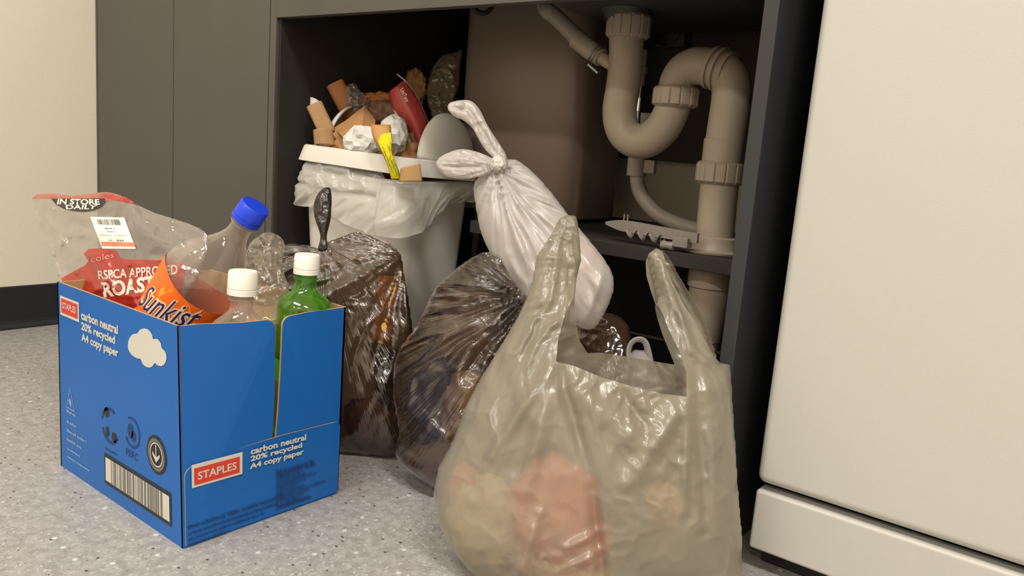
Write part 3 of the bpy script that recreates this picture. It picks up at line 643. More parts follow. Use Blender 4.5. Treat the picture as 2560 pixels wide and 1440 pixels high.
text('brand_lettering', 'Sunkist', lab_text(-1.09, .34, .123, .159, .026, .0618), mat('print_navy', (.03, .02, .12), .4), LA, bold=.0, shear=.25)
# ---- clear container behind, and card pieces in the box
# (clear crumpled bag standing against the dark bag)
G_crumple = film('clear_crackly_film', (.62, .55, .45), .22, .8, .12, tint=(.93, .90, .85), bump=.8, transl=.5, edge=.8, oscale=45, bd=.004)
s_ = Surf([(640, 595), (668, 580), (700, 592), (712, 615), (706, 650), (712, 690), (722, 720), (700, 745), (655, 760), (620, 740), (612, 660), (622, 615)], [(660, 600, 1.13), (720, 740, 1.10), (620, 740, 1.09)], .022, crinkle=.009, cs=30, step=4, seed=4)
tag(s_.sheets('crumpled_bag', G_crumple), 'clear crumpled plastic bag poking up between the blue cap and green bottle', 'plastic bag')
s_ = Surf([(590, 770), (640, 748), (700, 742), (742, 745), (750, 770), (720, 800), (660, 815), (600, 812)], [(600, 800, 1.07), (745, 745, 1.12), (640, 745, 1.11)], .018, crinkle=.004, cs=50, step=4, seed=8)
tag(s_.sheets('clear_tray', G_clear), 'clear plastic tray lying behind the two white-capped bottles in the box', 'tray')
M_yc = mat('yellow_card', (.55, .40, .13), .6, noise=.12, nscale=50)
def cardsheet(nm, pts, m, th=.0015, par=None, label=None, cat=None, n=10, bend=.0, grp=None):
    """pts: four 3D corners bl, br, tr, tl; bent sheet with thickness"""
    c = [np.array(p, float) for p in pts]; nr = _n(np.cross(c[1]-c[0], c[3]-c[0])); V = []
    for i in range(n+1):
        for j in range(n+1):
            s, t = j/n, i/n; V.append((c[0]*(1-s)+c[1]*s)*(1-t)+(c[3]*(1-s)+c[2]*s)*t+nr*bend*math.sin(math.pi*s))
    o = mesh(nm, V, [(i*(n+1)+j, i*(n+1)+j+1, (i+1)*(n+1)+j+1, (i+1)*(n+1)+j) for i in range(n) for j in range(n)], m, par)
    mod(o, 'SOLIDIFY', thickness=th, offset=0); return tag(o, label, cat, grp)
cardsheet('card_sleeve', [dep(600, 830, 1.09), dep(700, 800, 1.10), dep(735, 752, 1.135), dep(628, 786, 1.13)], M_yc, .004, None, 'yellow-brown card piece lying inside the box behind the clear bottle', 'card', bend=.004)

# ---- roast chicken bag
G_rb = film('roast_bag_film', (.52, .47, .42), .30, .75, .16, tint=(.92, .90, .87), bump=.4, transl=.35, edge=.6, oscale=16, uvs=(.5, .5))
hull = [(80, 497), (92, 486), (130, 484), (180, 490), (240, 483), (268, 480), (310, 492), (340, 510), (385, 532), (440, 549), (500, 572), (520, 600), (500, 680), (450, 760), (400, 860), (300, 880), (215, 800), (165, 742), (150, 706), (135, 650), (112, 590), (90, 540)]
s_ = Surf(hull, [(160, 745, 1.172), (430, 830, 1.06), (100, 500, 1.24)], .022, crinkle=.006, cs=85, step=5, smooth=2, seed=2, creases=[(90, 500, 170, 620, 9, .006), (170, 540, 250, 600, 8, -.005), (230, 640, 300, 740, 9, .006), (300, 520, 420, 620, 20, .008), (330, 540, 480, 600, 14, -.006)], gathers=[(95, 500, 5, .004, 260)])
rb_ = s_.sheets('roast_chicken_bag', G_rb); tag(rb_, 'clear and red printed roast meat bag at the left end of the blue box', 'food bag')
M_rr = film('red_printed_film', (.50, .035, .022), .93, .6, .2, bump=.5, transl=.3, edge=0, oscale=22, uvs=(.5, .5)); M_rr2 = film('pale_red_film', (.62, .16, .11), .80, .6, .2, bump=.3, transl=.4, edge=0)
s_.patch('red_top_edge', [(80, 497), (92, 486), (130, 484), (180, 490), (240, 483), (290, 505), (240, 503), (180, 500), (130, 498)], M_rr2, rb_)
s_.patch('red_top_corner', [(240, 483), (268, 480), (310, 492), (345, 512), (310, 506), (285, 503)], M_rr, rb_)
o = s_.patch('black_semicircle', [(128, 497), (262, 497), (264, 506), (254, 518), (236, 527), (212, 531), (185, 529), (160, 523), (142, 513)], mat('print_charcoal', (.03, .028, .028), .4), rb_, off=.0012, smooth=1)
s_.patch('red_print', [(155, 694), (214, 662), (222, 650), (210, 634), (222, 622), (255, 620), (290, 626), (300, 646), (330, 648), (400, 650), (460, 660), (450, 740), (400, 850), (300, 870), (215, 790), (165, 735)], M_rr, rb_, off=.0010)
s_.patch('price_label', [(226, 543), (310, 545), (338, 622), (256, 621)], mat('paper_label', (.80, .76, .68), .5), rb_, off=.0014)
s_.patch('red_stripe', [(252, 604), (334, 606), (337, 616), (255, 615)], mat('print_brick', (.62, .22, .12), .5), rb_, off=.0018)
M_cw = mat('print_offwhite', (.72, .66, .56), .5)
sp = lambda off: (lambda u, v: s_.P(u, v, off))
text('printed_words', 'IN STORE', quadpx([(143, 512), (250, 513), (248, 499), (146, 497)], sp(.0020)), M_cw, rb_, bold=.03)
text('printed_words', 'DAILY', quadpx([(167, 524), (240, 524), (246, 513), (165, 513)], sp(.0020)), M_cw, rb_, bold=.03)
text('printed_words', 'coles', quadpx([(228, 655), (285, 643), (284, 629), (228, 641)], sp(.0018)), mat('print_pink', (.65, .28, .22), .5), rb_, bold=.0)
text('printed_words', 'RSPCA APPROVED', quadpx([(247, 697), (440, 684), (440, 660), (245, 675)], sp(.0020)), M_cw, rb_, bold=.015)
text('printed_words', 'ROAST', quadpx([(260, 742), (385, 724), (385, 686), (252, 704)], sp(.0020)), M_cw, rb_, bold=.04)
V = []; Fc = []; r_ = random.Random(9); f_ = quadpx([(246, 562), (302, 564), (298, 550), (242, 549)], sp(.0020)); x = 0
while x < .97:
    w_ = r_.choice((.015, .02, .04)); o = len(V); V += list(f_(np.array([x, x+w_, x+w_, x]), np.array([0, 0, 1, 1.]))); Fc.append((o, o+1, o+2, o+3)); x += w_+r_.choice((.015, .02, .03))
mesh('barcode_bars', V, Fc, M_dim, rb_, smooth=False)
bars('label_strokes', lambda s, t: quadpx([(250, 606), (328, 608), (310, 566), (238, 564)], sp(.0020))(s, t), [(.3, .80, .62, .07), (.34, .62, .60, .06), (.05, .42, .45, .03), (.55, .42, .95, .03), (.3, .12, .42, .06), (.56, .10, .82, .10)], M_dim, rb_)

# ================================================================== THE WHITE BIN
M_bin = mat('white_bin_plastic', (.62, .585, .525), .38, .4)
BA = math.radians(8); ca_, sa_ = math.cos(BA), math.sin(BA); BW, BD = .250, .234; RZ = .424
Bfr = np.array((1.004, .061)); BC = Bfr+np.array((-BW/2*ca_-BD/2*sa_, -BW/2*sa_+BD/2*ca_))
def bring(z, s=1, ex=0, r=.035, n=12, dz=None):
    P = rrect(BC[0], BC[1], BW*s+2*ex, BD*s+2*ex, r, n, BA); return [(x, y, z+(dz(x, y) if dz else 0)) for x, y in P]
bl = lambda x, y: ((x-BC[0])*ca_+(y-BC[1])*sa_, -(x-BC[0])*sa_+(y-BC[1])*ca_)
bn = empty('rubbish_bin', (BC[0], BC[1], 0), 'overfilled white plastic swing-top bin with white liner under the front rail', 'rubbish bin')
R_ = [bring(.003, .74), bring(.0, .78), bring(.012, .80)]+[bring(z, .80+.18*z/RZ) for z in (.1, .2, .3, .39)]+[bring(.40, .985), bring(.401, 1.0), bring(RZ, 1.005), bring(RZ, .98), bring(.39, .955), bring(.02, .79)]
V, Fc = loft(R_); mesh('bin_body', V, Fc, M_bin, bn, angle=40)
# liner folded over the rim
G_lin = film('white_liner_film', (.88, .85, .79), .62, .5, .28, tint=(.97, .96, .94), bump=.5, transl=.45, edge=.6, uvs=(1, .5), oscale=22)
n_ = 60; base_ = bring(0, 1.0, 0, .035, n_); P_ = np.array(base_)[:, :2]; N_ = len(P_)
ctr = np.array(BC); 
def arcs(P):
    d = np.linalg.norm(np.diff(np.vstack([P, P[:1]]), axis=0), axis=1); return np.concatenate([[0], np.cumsum(d)[:-1]])
# resample evenly
al = arcs(P_); tot = al[-1]+np.linalg.norm(P_[0]-P_[-1]); NS = 420; sv = np.linspace(0, tot, NS, endpoint=False)
PX = np.interp(sv, np.append(al, tot), np.append(P_[:, 0], P_[0, 0])); PY = np.interp(sv, np.append(al, tot), np.append(P_[:, 1], P_[0, 1]))
lx_, ly_ = bl(PX, PY); th_ = np.arctan2(ly_/BD, lx_/BW)        # direction round the bin; front is -pi/2, front right corner -pi/4
nx = np.gradient(PY); ny = -np.gradient(PX); nn = np.hypot(nx, ny); nx /= nn; ny /= nn
hang = np.interp(th_, [-3.15, -2.5, -2.3, -2.0, -1.6, -1.3, -1.0, -.8, -.6, -.3, 0, .5, 3.15], [.04, .05, .060, .055, .070, .082, .092, .090, .078, .055, .035, .03, .07])
hang = hang*(1+.10*(fbm(th_*5, th_*0, 3)-.5))
NT = 44; V = []; UV = []
for k in range(NT):
    t = k/(NT-1)
    if t < .15: o_ = -.010+0*sv; z_ = RZ-.05*(1-t/.15)+0*sv                      # inside
    elif t < .32:
        a = math.pi*(t-.15)/.17; o_ = -.0105*math.cos(a)+.0005+0*sv; z_ = RZ+.0085*math.sin(a)+0*sv
    else:
        q = (t-.32)/.68; o_ = .010+.004*np.sin(q*math.pi)+.016*q*np.clip(hang/.09, 0, 1)**2; z_ = RZ-hang*q
    wr = ridge(fbm(sv*26+3*t, sv*0+t*1.3, 4, 3)); wr2 = ridge(fbm(sv*60+t*4, sv*0+t*3, 6, 2))
    amp = 0 if t < .15 else (.002 if t < .32 else .007*(.25+.75*(t-.32)/.68)); o_ = np.maximum(o_+amp*(wr**2-.45)+amp*.4*(wr2-.5), .0035 if t > .26 else -1)
    roll = -.006*math.exp(-((t-.52)/.05)**2)*(np.abs(th_+1.9) < .9) if t > .32 else 0
    o_ = o_+roll; V.append(np.stack([PX+nx*o_, PY+ny*o_, z_+0*sv], 1)); UV.append(np.stack([sv*40, np.full(NS, t*3)], 1))
V = np.concatenate(V); Fc = [(k*NS+j, k*NS+(j+1) % NS, (k+1)*NS+(j+1) % NS, (k+1)*NS+j) for k in range(NT-1) for j in range(NS)]
tag(mesh('bin_liner', V, Fc, G_lin, bn, uv=np.concatenate(UV)), 'white liner folded over the rim')
# lid
LZ = lambda x, y: (lambda a, b: .022-.018*np.clip((a/BW+.5)*.5+(b/BD+.5)*.5, 0, 1)+.004)(*bl(x, y))
ld_ = [bring(RZ+.000, 1.0, .010, .045, 12, LZ), bring(RZ+.001, 1.0, .0125, .045, 12, LZ), bring(RZ+.028, 1.0, .005, .042, 12, LZ), bring(RZ+.0305, 1.0, .002, .04, 12, LZ), bring(RZ+.031, 1.0, -.012, .035, 12, LZ), bring(RZ+.024, 1.0, -.014, .033, 12, LZ), bring(RZ+.022, 1.0, .003, .04, 12, LZ), bring(RZ, 1.0, .0085, .045, 12, LZ)]
ld_.append(ld_[0]); V, Fc = loft(ld_, False, False); lid = mesh('lid_rim', V, Fc, M_bin, bn, angle=40)
for sg, ra, rb2, rz, a0 in ((1, .036, .086, .092, .093), (-1, .040, .094, .090, -.080)):
    V = []; na, nb_ = 26, 14
    for i in range(na+1):
        th = math.pi*i/na
        for j in range(nb_+1):
            ph = math.pi/2*j/nb_; a_ = a0+sg*ra*math.sin(ph); b_ = (-.0+.048 if sg > 0 else .01)+rb2*math.cos(th)*math.cos(ph); z_ = rz*math.sin(th)*math.cos(ph)
            x = BC[0]+a_*ca_-b_*sa_; y = BC[1]+a_*sa_+b_*ca_; V.append((x, y, RZ+.028+float(LZ(x, y))+z_))
    o = mesh('lid_dome', V, [(i*(nb_+1)+j, i*(nb_+1)+j+1, (i+1)*(nb_+1)+j+1, (i+1)*(nb_+1)+j) for i in range(na) for j in range(nb_)], M_bin, bn); mod(o, 'SOLIDIFY', thickness=.004, offset=0)

# ================================================================== RUBBISH HEAPED ON THE BIN
M_brown = mat('brown_paper', (.36, .19, .085), .7, .25, noise=.12, nscale=40); M_brown2 = mat('orange_brown_card', (.32, .11, .025), .5, .35, noise=.1, nscale=30)
M_tan = mat('tan_card', (.34, .20, .09), .6, .3, noise=.06, nscale=40); M_in2 = mat('pale_card_inside', (.55, .50, .42), .7)
M_tissue = mat('white_tissue', (.62, .60, .56), .9, .1); M_napk = mat('brown_napkin', (.35, .18, .075), .8, .15, noise=.08, nscale=60)
def sleeve(nm, c0, c1, w_, t_, m, label, cat, par=None, wdir=None, wall=.0011, taper=1, pinch=None, grp=None):
    """open flattened card tube from c0 (bottom) to c1 (top)"""
    c0 = np.array(c0, float); c1 = np.array(c1, float); ax = _n(c1-c0); sd = np.array(wdir if wdir is not None else _n(np.cross(ax, c0-CAM)), float); sd = _n(sd-ax*sd.dot(ax)); fw = np.cross(ax, sd)
    n = 24; K = 13; V = []
    def rg(c, k):
        R_ = []
        for i in range(n):
            a = 2*math.pi*i/n; ex = .55; x = math.copysign(abs(math.cos(a))**ex, math.cos(a)); y = math.copysign(abs(math.sin(a))**ex, math.sin(a)); R_.append(c+sd*x*k[0]+fw*y*k[1])
        return R_
    rings = []
    for s in list(range(K)): 
        q = s/(K-1); sc = 1+(taper-1)*q; p_ = 1 if pinch is None else 1-pinch*math.exp(-((q-.45)/.18)**2); rings.append(rg(c0+(c1-c0)*q, (w_/2*sc*p_, t_/2*sc*p_)))
    for s in list(range(K))[::-1]:
        q = s/(K-1); sc = 1+(taper-1)*q; p_ = 1 if pinch is None else 1-pinch*math.exp(-((q-.45)/.18)**2); rings.append(rg(c0+(c1-c0)*q, (w_/2*sc*p_-wall, t_/2*sc*p_-wall)))
    V, Fc = loft([[tuple(p) for p in r] for r in rings], False, False)
    Fc += [((2*K-1)*n+j, (2*K-1)*n+(j+1) % n, (j+1) % n, j) for j in range(n)]
    mi = [0 if f[0]//n < K-1 else 1 for f in Fc]
    return tag(mesh(nm, V, Fc, [m, M_in2], par, mi=mi, angle=50), label, cat, grp)
def crumple(nm, c, rx, ry, rz, m, label, cat, seed=0, amp=.35, fq=2.2, sub=4, rot=0, flat_=False, par=None, grp=None):
    bm_ = bpy.data.meshes.new(nm); import bmesh; b = bmesh.new(); bmesh.ops.create_icosphere(b, subdivisions=sub, radius=1); from mathutils import noise as mn
    for v in b.verts:
        p = v.co*fq+Vector((seed*3.1, seed*1.7, seed)); d = 1+amp*(1-2*abs(mn.noise(p)))*.6+amp*.5*(1-2*abs(mn.noise(p*2.3)))-amp*.5; v.co = Vector((v.co.x*rx, v.co.y*ry, v.co.z*rz))*d
    cr, sr = math.cos(rot), math.sin(rot)
    for v in b.verts: v.co = Vector((c[0]+v.co.x*cr-v.co.y*sr, c[1]+v.co.x*sr+v.co.y*cr, max(.004, c[2]+v.co.z)))
    b.to_mesh(bm_); b.free(); bm_.materials.append(m); bm_.polygons.foreach_set('use_smooth', [not flat_]*len(bm_.polygons)); return tag(link(bpy.data.objects.new(nm, bm_), par), label, cat, grp)
crumple('brown_paper_wad', dep(905, 372, 1.52), .075, .06, .038, M_napk, 'crumpled brown paper filling the middle of the bin opening', 'paper', 3, .5, 2.5, grp=None)
crumple('brown_paper_wad', dep(1010, 385, 1.53), .058, .05, .05, M_napk, 'crumpled brown paper beneath the dark red card', 'paper', 5, .5, 2.5)
sleeve('cardboard_tube', dep(820, 335, 1.50), dep(786, 262, 1.50), .031, .020, M_tan, 'tan flattened cardboard tube leaning left on the heap, leftmost of the tubes', 'cardboard tube')
cardsheet('torn_card', [dep(775, 275, 1.515), dep(812, 272, 1.515), dep(802, 256, 1.52), dep(776, 243, 1.52)], M_in2, .001, None, 'pale torn card end sticking up behind the leftmost tan tube', 'card', bend=.006)
cardsheet('paper_wrapper', [dep(786, 362, 1.475), dep(838, 364, 1.475), dep(832, 322, 1.475), dep(783, 325, 1.475)], M_tan, .001, None, 'small tan paper packet standing upright at the left edge of the bin lid', 'paper packet', bend=.010)
sleeve('cardboard_tube', dep(885, 300, 1.56), dep(838, 210, 1.56), .036, .024, M_brown2, 'orange-brown cardboard tube pointing up left beside the clear wrapper', 'cardboard tube')
# folded napkin: two sheets meeting in a peak
M1 = [dep(838, 322, 1.50), dep(905, 345, 1.46), dep(912, 268, 1.50)]
mbn = MB(); 
P = [dep(*q) for q in ((836, 320, 1.50), (868, 300, 1.495), (912, 265, 1.50), (938, 302, 1.48), (905, 318, 1.45), (870, 322, 1.455), (850, 335, 1.455), (925, 345, 1.45), (870, 360, 1.45), (935, 330, 1.46))]
mbn.add(P, [(0, 1, 5, 6), (1, 2, 4, 5), (2, 3, 9, 4), (6, 5, 8), (5, 4, 7, 8), (4, 9, 7)]); o = mbn.build('paper_napkin', M_napk); mod(o, 'SUBSURF', levels=1, render_levels=1, subdivision_type='SIMPLE'); mod(o, 'SOLIDIFY', thickness=.001)
tag(o, 'folded brown napkin with a pointed peak in the middle of the heap', 'napkin')
crumple('paper_cup_sleeve', dep(955, 258, 1.58), .046, .02, .020, M_brown2, 'dark orange-brown crumpled card behind the red card, left side', 'card', 8, .4, 2, rot=.5)
o = bpy.data.objects['paper_cup_sleeve']; 
crumple('brown_card_scrap', dep(1035, 225, 1.64), .030, .012, .040, M_brown, 'dim brown card scrap behind the top of the red card', 'card', 9, .4, 2)
crumple('dark_paper_wad', dep(955, 300, 1.56), .05, .03, .035, mat('dark_brown_paper', (.16, .075, .04), .6, noise=.2, nscale=40), 'dark brown crumpled wrapper between the napkin and red card', 'wrapper', 12, .5, 3)
crumple('tissue_wad', dep(905, 355, 1.44), .042, .022, .026, M_tissue, 'crumpled white tissue at the front of the heap left of the yellow note', 'tissue', 21, .4, 1.6, sub=3, flat_=True)
crumple('tissue_wad', dep(985, 335, 1.47), .026, .022, .034, M_tissue, 'crumpled white tissue right behind the note-covered tube', 'tissue', 23, .4, 1.5, sub=3, flat_=True)
s_ = Surf([(868, 215), (885, 208), (900, 225), (918, 240), (925, 262), (915, 282), (895, 290), (870, 270), (862, 240)], [(890, 215, 1.56), (890, 290, 1.55), (920, 250, 1.56)], .02, crinkle=.012, cs=18, step=2.5, seed=6)
tag(s_.sheets('clear_wrapper', film('clear_wrapper_film', (.55, .52, .48), .16, 1.0, .1, tint=(.85, .84, .82), bump=.9, transl=.4, edge=.9, oscale=70)), 'small clear crackly wrapper between the orange-brown tube and napkin', 'wrapper')
# red card
M_redc = mat('dark_red_card', (.36, .045, .035), .4, .45, noise=.04, nscale=20)
Lc = crv([(973, 228), (980, 262), (1003, 310), (1040, 372)], 6); Rc = crv([(1011, 200), (1042, 243), (1070, 308), (1072, 372)], 6); V = []; m_ = 12
for i in range(len(Lc)):
    for j in range(m_+1):
        t = j/m_; q = Lc[i]*(1-t)+Rc[i]*t; V.append(dep(q[0], q[1], 1.505-.016*math.sin(math.pi*t)-.01*math.sin(math.pi*i/len(Lc))))
rc = mesh('red_card', V, [(i*(m_+1)+j, i*(m_+1)+j+1, (i+1)*(m_+1)+j+1, (i+1)*(m_+1)+j) for i in range(len(Lc)-1) for j in range(m_)], M_redc); mod(rc, 'SOLIDIFY', thickness=.0016, offset=1)
tag(rc, 'curved dark red card with small white lettering standing in the bin', 'card')
V, Fc = tube_geo([dep(*q) for q in ((992, 185, 1.50), (1010, 199, 1.5035), (1025, 218, 1.504), (1042, 243, 1.504), (1058, 275, 1.504), (1070, 306, 1.504), (1073, 330, 1.504))], .0013, 8); mesh('pale_cut_edge', V, Fc, M_in2, rc)
redf = lambda u, v: dep(u, v, 1.480)
text('lettering', 'UmTasy', quadpx([(1005, 260), (1018, 252)][::1]+[(1003, 222), (996, 226)], redf), mat('print_cream2', (.75, .62, .48), .5), rc) if 0 else text('lettering', 'UniTasy', lambda s, t: redf(997+ .0+ (1013-997)*s+(1005-994)*t*1.0, 226+(258-226)*s+(-7)*t), mat('print_cream2', (.75, .62, .48), .5), rc, bold=.01)
cardsheet('pale_card', [dep(1010, 345, 1.47), dep(1034, 368, 1.475), dep(1006, 305, 1.485), dep(983, 272, 1.485)], M_in2, .001, None, 'pale narrow card strip under the left edge of the red card', 'card', bend=.002)
# tube with yellow note, hanging over the lid rim
o = None; Lc = crv([(928, 312), (932, 340), (950, 372), (966, 405), (980, 446)], 5); Rc = crv([(976, 312), (979, 345), (978, 378), (990, 410), (1002, 448)], 5)
V = []; m_ = 10; dd = lambda i: 1.366-.012*math.sin(math.pi*i/len(Lc))
for sgn in (1, -1):
    for i in range(len(Lc)):
        for j in range(m_+1):
            t = j/m_; q = Lc[i]*(1-t)+Rc[i]*t; V.append(dep(q[0], q[1], dd(i)-sgn*.006*math.sin(math.pi*t)**.6))
k_ = len(Lc)*(m_+1); Fc = [(i*(m_+1)+j, i*(m_+1)+j+1, (i+1)*(m_+1)+j+1, (i+1)*(m_+1)+j) for i in range(len(Lc)-1) for j in range(m_)]; Fc += [tuple(x+k_ for x in f[::-1]) for f in Fc]
nt_ = mesh('sleeve_card', V, Fc, mat('brown_sleeve_card', (.42, .21, .05), .5, noise=.1, nscale=30)); tag(nt_, 'twisted brown card tube with a yellow note hanging over the bin lid', 'cardboard tube'); mod(nt_, 'SOLIDIFY', thickness=.0012, offset=0)
V = []
Ln = crv([(943, 337), (948, 362), (962, 392), (972, 420), (978, 447)], 5); Rn = crv([(977, 331), (979, 352), (979, 380), (990, 410), (999, 447)], 5)
for i in range(len(Ln)):
    for j in range(9):
        t = j/8; q = Ln[i]*(1-t)+Rn[i]*t; V.append(dep(q[0], q[1], dd(i)-.0078*math.sin(math.pi*(.12+.76*t))**.6-.0052))
yn = mesh('yellow_note', V, [(i*9+j, i*9+j+1, (i+1)*9+j+1, (i+1)*9+j) for i in range(len(Ln)-1) for j in range(8)], mat('yellow_note_paper', (.62, .56, .015), .7, .1), nt_); tag(yn, 'bright yellow note with handwriting')
V = []; Fc = []; r_ = random.Random(2)
for (u0, v0, ln_, sl) in ((957, 368, 70, 2.4), (968, 362, 20, 1.3), (976, 356, 26, 1.6), (974, 390, 55, 2.2), (984, 398, 40, 2.3)):
    L0 = ln_; P = []; 
    for i in range(int(L0/1.6)): 
        q = i*1.6; P.append((u0+q/sl*.85+r_.uniform(-2.6, 2.6), v0+q*.95+r_.uniform(-1, 1)))
    P = crv(P, 2); W3 = [dep(a, b, 1.3385) for a, b in P]; g = tube_geo(W3, .00035, 4, caps=False); o = len(V); V += g[0]; Fc += [tuple(i+o for i in f) for f in g[1]]
mesh('handwriting', V, Fc, mat('pen_ink', (.05, .05, .02), .6), yn)
cardsheet('card_packet', [dep(998, 454, 1.352), dep(1056, 454, 1.352), dep(1050, 409, 1.352), dep(1002, 420, 1.352)], mat('ochre_card', (.38, .22, .08), .6, noise=.06, nscale=30), .0015, None, 'ochre card piece tucked under the lid right of the yellow note', 'card', bend=.003)
s_ = Surf([(765, 405), (800, 400), (870, 405), (930, 415), (960, 440), (960, 470), (900, 480), (780, 465), (755, 430)], [(770, 430, 1.475), (950, 440, 1.415), (850, 480, 1.43)], .012, crinkle=.006, cs=40, step=4, seed=3)
tag(s_.sheets('plastic_scrap', film('milky_film', (.80, .78, .72), .45, .5, .3, bump=.5)), 'milky crumpled plastic squeezed between bin lid and liner', 'plastic film')
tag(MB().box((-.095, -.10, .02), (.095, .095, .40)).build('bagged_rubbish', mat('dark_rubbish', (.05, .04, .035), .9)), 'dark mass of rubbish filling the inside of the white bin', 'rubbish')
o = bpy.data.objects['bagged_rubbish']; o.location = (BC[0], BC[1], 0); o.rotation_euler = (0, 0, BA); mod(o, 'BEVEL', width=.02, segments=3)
s_ = Surf([(1156, 126), (1138, 131), (1108, 138), (1086, 162), (1071, 200), (1067, 245), (1080, 290), (1095, 330), (1120, 320), (1128, 262), (1146, 222), (1150, 180)], [(1156, 126, 1.66), (1070, 240, 1.62), (1120, 320, 1.60)], .03, crinkle=.009, cs=30, step=3, seed=10, gathers=[(1110, 320, 5, .006, 200)])
tag(s_.sheets('food_bag', film('thin_bag_film', (.52, .42, .29), .5, .9, .15, tint=(.8, .76, .7), bump=.8, transl=.4, edge=.7, oscale=40)), 'clear limp plastic bag standing at the back right of the bin heap', 'plastic bag')
crumple('straw_filling', dep(1112, 220, 1.66), .018, .012, .045, mat('straw_paper', (.30, .22, .11), .8, noise=.3, nscale=80), 'pale brown filling inside the limp clear bag behind the bin lid', 'paper', 31, .5, 3)

# ================================================================== THE BAGS
G_dark = film('smoky_brown_film', (.080, .052, .034), .34, 1.0, .16, tint=(.54, .43, .33), bump=.45, transl=.4, edge=.8, oscale=10, uvs=(6, .5), bd=.005)
G_white = film('white_carrier_film', (.79, .74, .70), .78, .45, .30, tint=(.96, .93, .92), bump=.35, transl=.5, edge=.4, oscale=9, uvs=(3.5, .4))
G_grey = film('grey_green_carrier_film', (.43, .39, .305), .70, .45, .28, tint=(.88, .84, .76), bump=.35, transl=.45, edge=.5, oscale=7, uvs=(3, .35), bd=.003)
# --- left dark bag
hl = [(640, 640), (700, 613), (760, 613), (798, 622), (812, 608), (850, 594), (888, 580), (930, 590), (975, 612), (1001, 637), (1008, 680), (1018, 740), (1031, 830), (1020, 870), (1008, 930), (1002, 1010), (1004, 1134), (930, 1136), (862, 1130), (800, 1125), (740, 1090), (700, 1000), (650, 880), (640, 760)]
sL = Surf(hl, [(700, 1130, 1.315), (1000, 1132, 1.285), (900, 600, 1.285)], .062, back=.15, gathers=[(808, 616, 6, .011, 190), (1003, 640, 8, .012, 260)], creases=[(1000, 640, 770, 775, 16, .022), (1003, 650, 940, 900, 16, -.008), (1003, 650, 1020, 860, 12, .008), (860, 1100, 990, 900, 26, .008)], crinkle=.0022, cs=90, step=4.5, smooth=2, seed=3, power=.42, patches=[(890, 710, 70, .008, 18), (960, 760, 60, .004, 26)])
db = sL.sheets('rubbish_bag', G_dark); tag(db, 'smoky brown translucent rubbish bag with upright knotted tail, behind the blue box', 'rubbish bag')
s_ = Surf([(795, 625), (801, 590), (787, 545), (784, 515), (793, 487), (810, 470), (826, 472), (829, 505), (826, 550), (817, 590), (818, 625)], [(805, 620, 1.262), (830, 620, 1.262), (812, 480, 1.275)], .011, crinkle=.002, cs=20, step=2.5, gathers=[(806, 620, 5, .004, 160)], seed=2)
s_.sheets('knotted_tail', film('smoky_brown_film_thick', (.040, .030, .024), .88, .4, .25, tint=(.4, .33, .27), bump=.3, transl=.3, edge=.8, oscale=30), db)
dp = lambda u, v, d: tuple(dep(u, v, d))
e, _, _ = bottle('soda_bottle', 'green bottle lying inside the dark bag below its knot', dep(735, 800, 1.315), dep(850, 652, 1.262), .026, G_green, M_cap, .013, .016, .011, .55, cats='bottle')
cardsheet('snack_packet', [dep(925, 850, 1.245), dep(975, 865, 1.25), dep(1003, 690, 1.265), dep(950, 690, 1.25)], mat('orange_striped_packet', (.85, .38, .08), .5, noise=.3, nscale=25), .006, None, 'orange and yellow packet showing through the dark bag near its right edge', 'packet', bend=.006)
V, Fc = lathe_geo([(0, .045), (.1, .05), (.2, .052), (.205, .050)], dep(890, 975, 1.325), (0, 0, 1), 32); tag(mesh('paper_cup', V, Fc, mat('pale_grey_cup', (.50, .46, .40), .6), angle=40), 'tall pale cup standing inside the left dark bag', 'cup')
crumple('brown_box_scrap', dep(930, 1060, 1.30), .055, .03, .045, mat('rust_card', (.22, .08, .03), .6), 'rust-brown card at the bottom of the left dark bag', 'card', 14, .3, 1.6)
crumple('black_wrapper', dep(985, 965, 1.285), .030, .022, .055, mat('black_wrapper_film', (.02, .017, .015), .35), 'black wrapper inside the right side of the left dark bag', 'wrapper', 15, .3, 1.6)
# --- middle dark bag
hm = [(1222, 630), (1250, 650), (1272, 688), (1290, 715), (1313, 743), (1309, 758), (1335, 800), (1345, 900), (1335, 1000), (1305, 1100), (1250, 1200), (1180, 1240), (1110, 1232), (1060, 1203), (1012, 1166), (988, 1132), (1000, 1082), (986, 1000), (985, 920), (1000, 872), (1040, 820), (1065, 770), (1090, 720), (1120, 690), (1165, 655), (1200, 636)]
sM = Surf(hm, [(1090, 1222, 1.165), (1240, 1222, 1.135), (1240, 640, 1.175)], .085, back=.5, gathers=[(1312, 746, 9, .027, 330)], creases=[(1305, 750, 1120, 900, 12, .008), (1305, 750, 1060, 780, 9, .006), (1300, 770, 1180, 1000, 14, -.010), (1305, 745, 1150, 690, 9, .006), (1010, 1000, 1150, 1120, 30, .010), (1000, 1130, 1200, 1180, 16, -.008), (1230, 930, 1180, 1060, 10, .006)], crinkle=.002, cs=100, step=4.5, smooth=2, seed=5, power=.42, patches=[(1180, 1060, 140, .006, 34), (1250, 870, 90, .005, 20)])
mbg = sM.sheets('rubbish_bag', G_dark); tag(mbg, 'round smoky brown bag with creases fanning from a side knot, in the middle', 'rubbish bag')
crumple('cream_container', dep(1170, 1035, 1.135), .056, .028, .058, mat('cream_food_box', (.66, .54, .36), .6), 'cream coloured food box inside the middle dark bag', 'food box', 16, .22, 1.6)
crumple('grey_cloth', dep(1075, 1000, 1.16), .038, .028, .065, mat('blue_grey_paper', (.13, .14, .16), .7), 'blue-grey paper inside the left part of the middle dark bag', 'paper', 17, .3, 1.8)
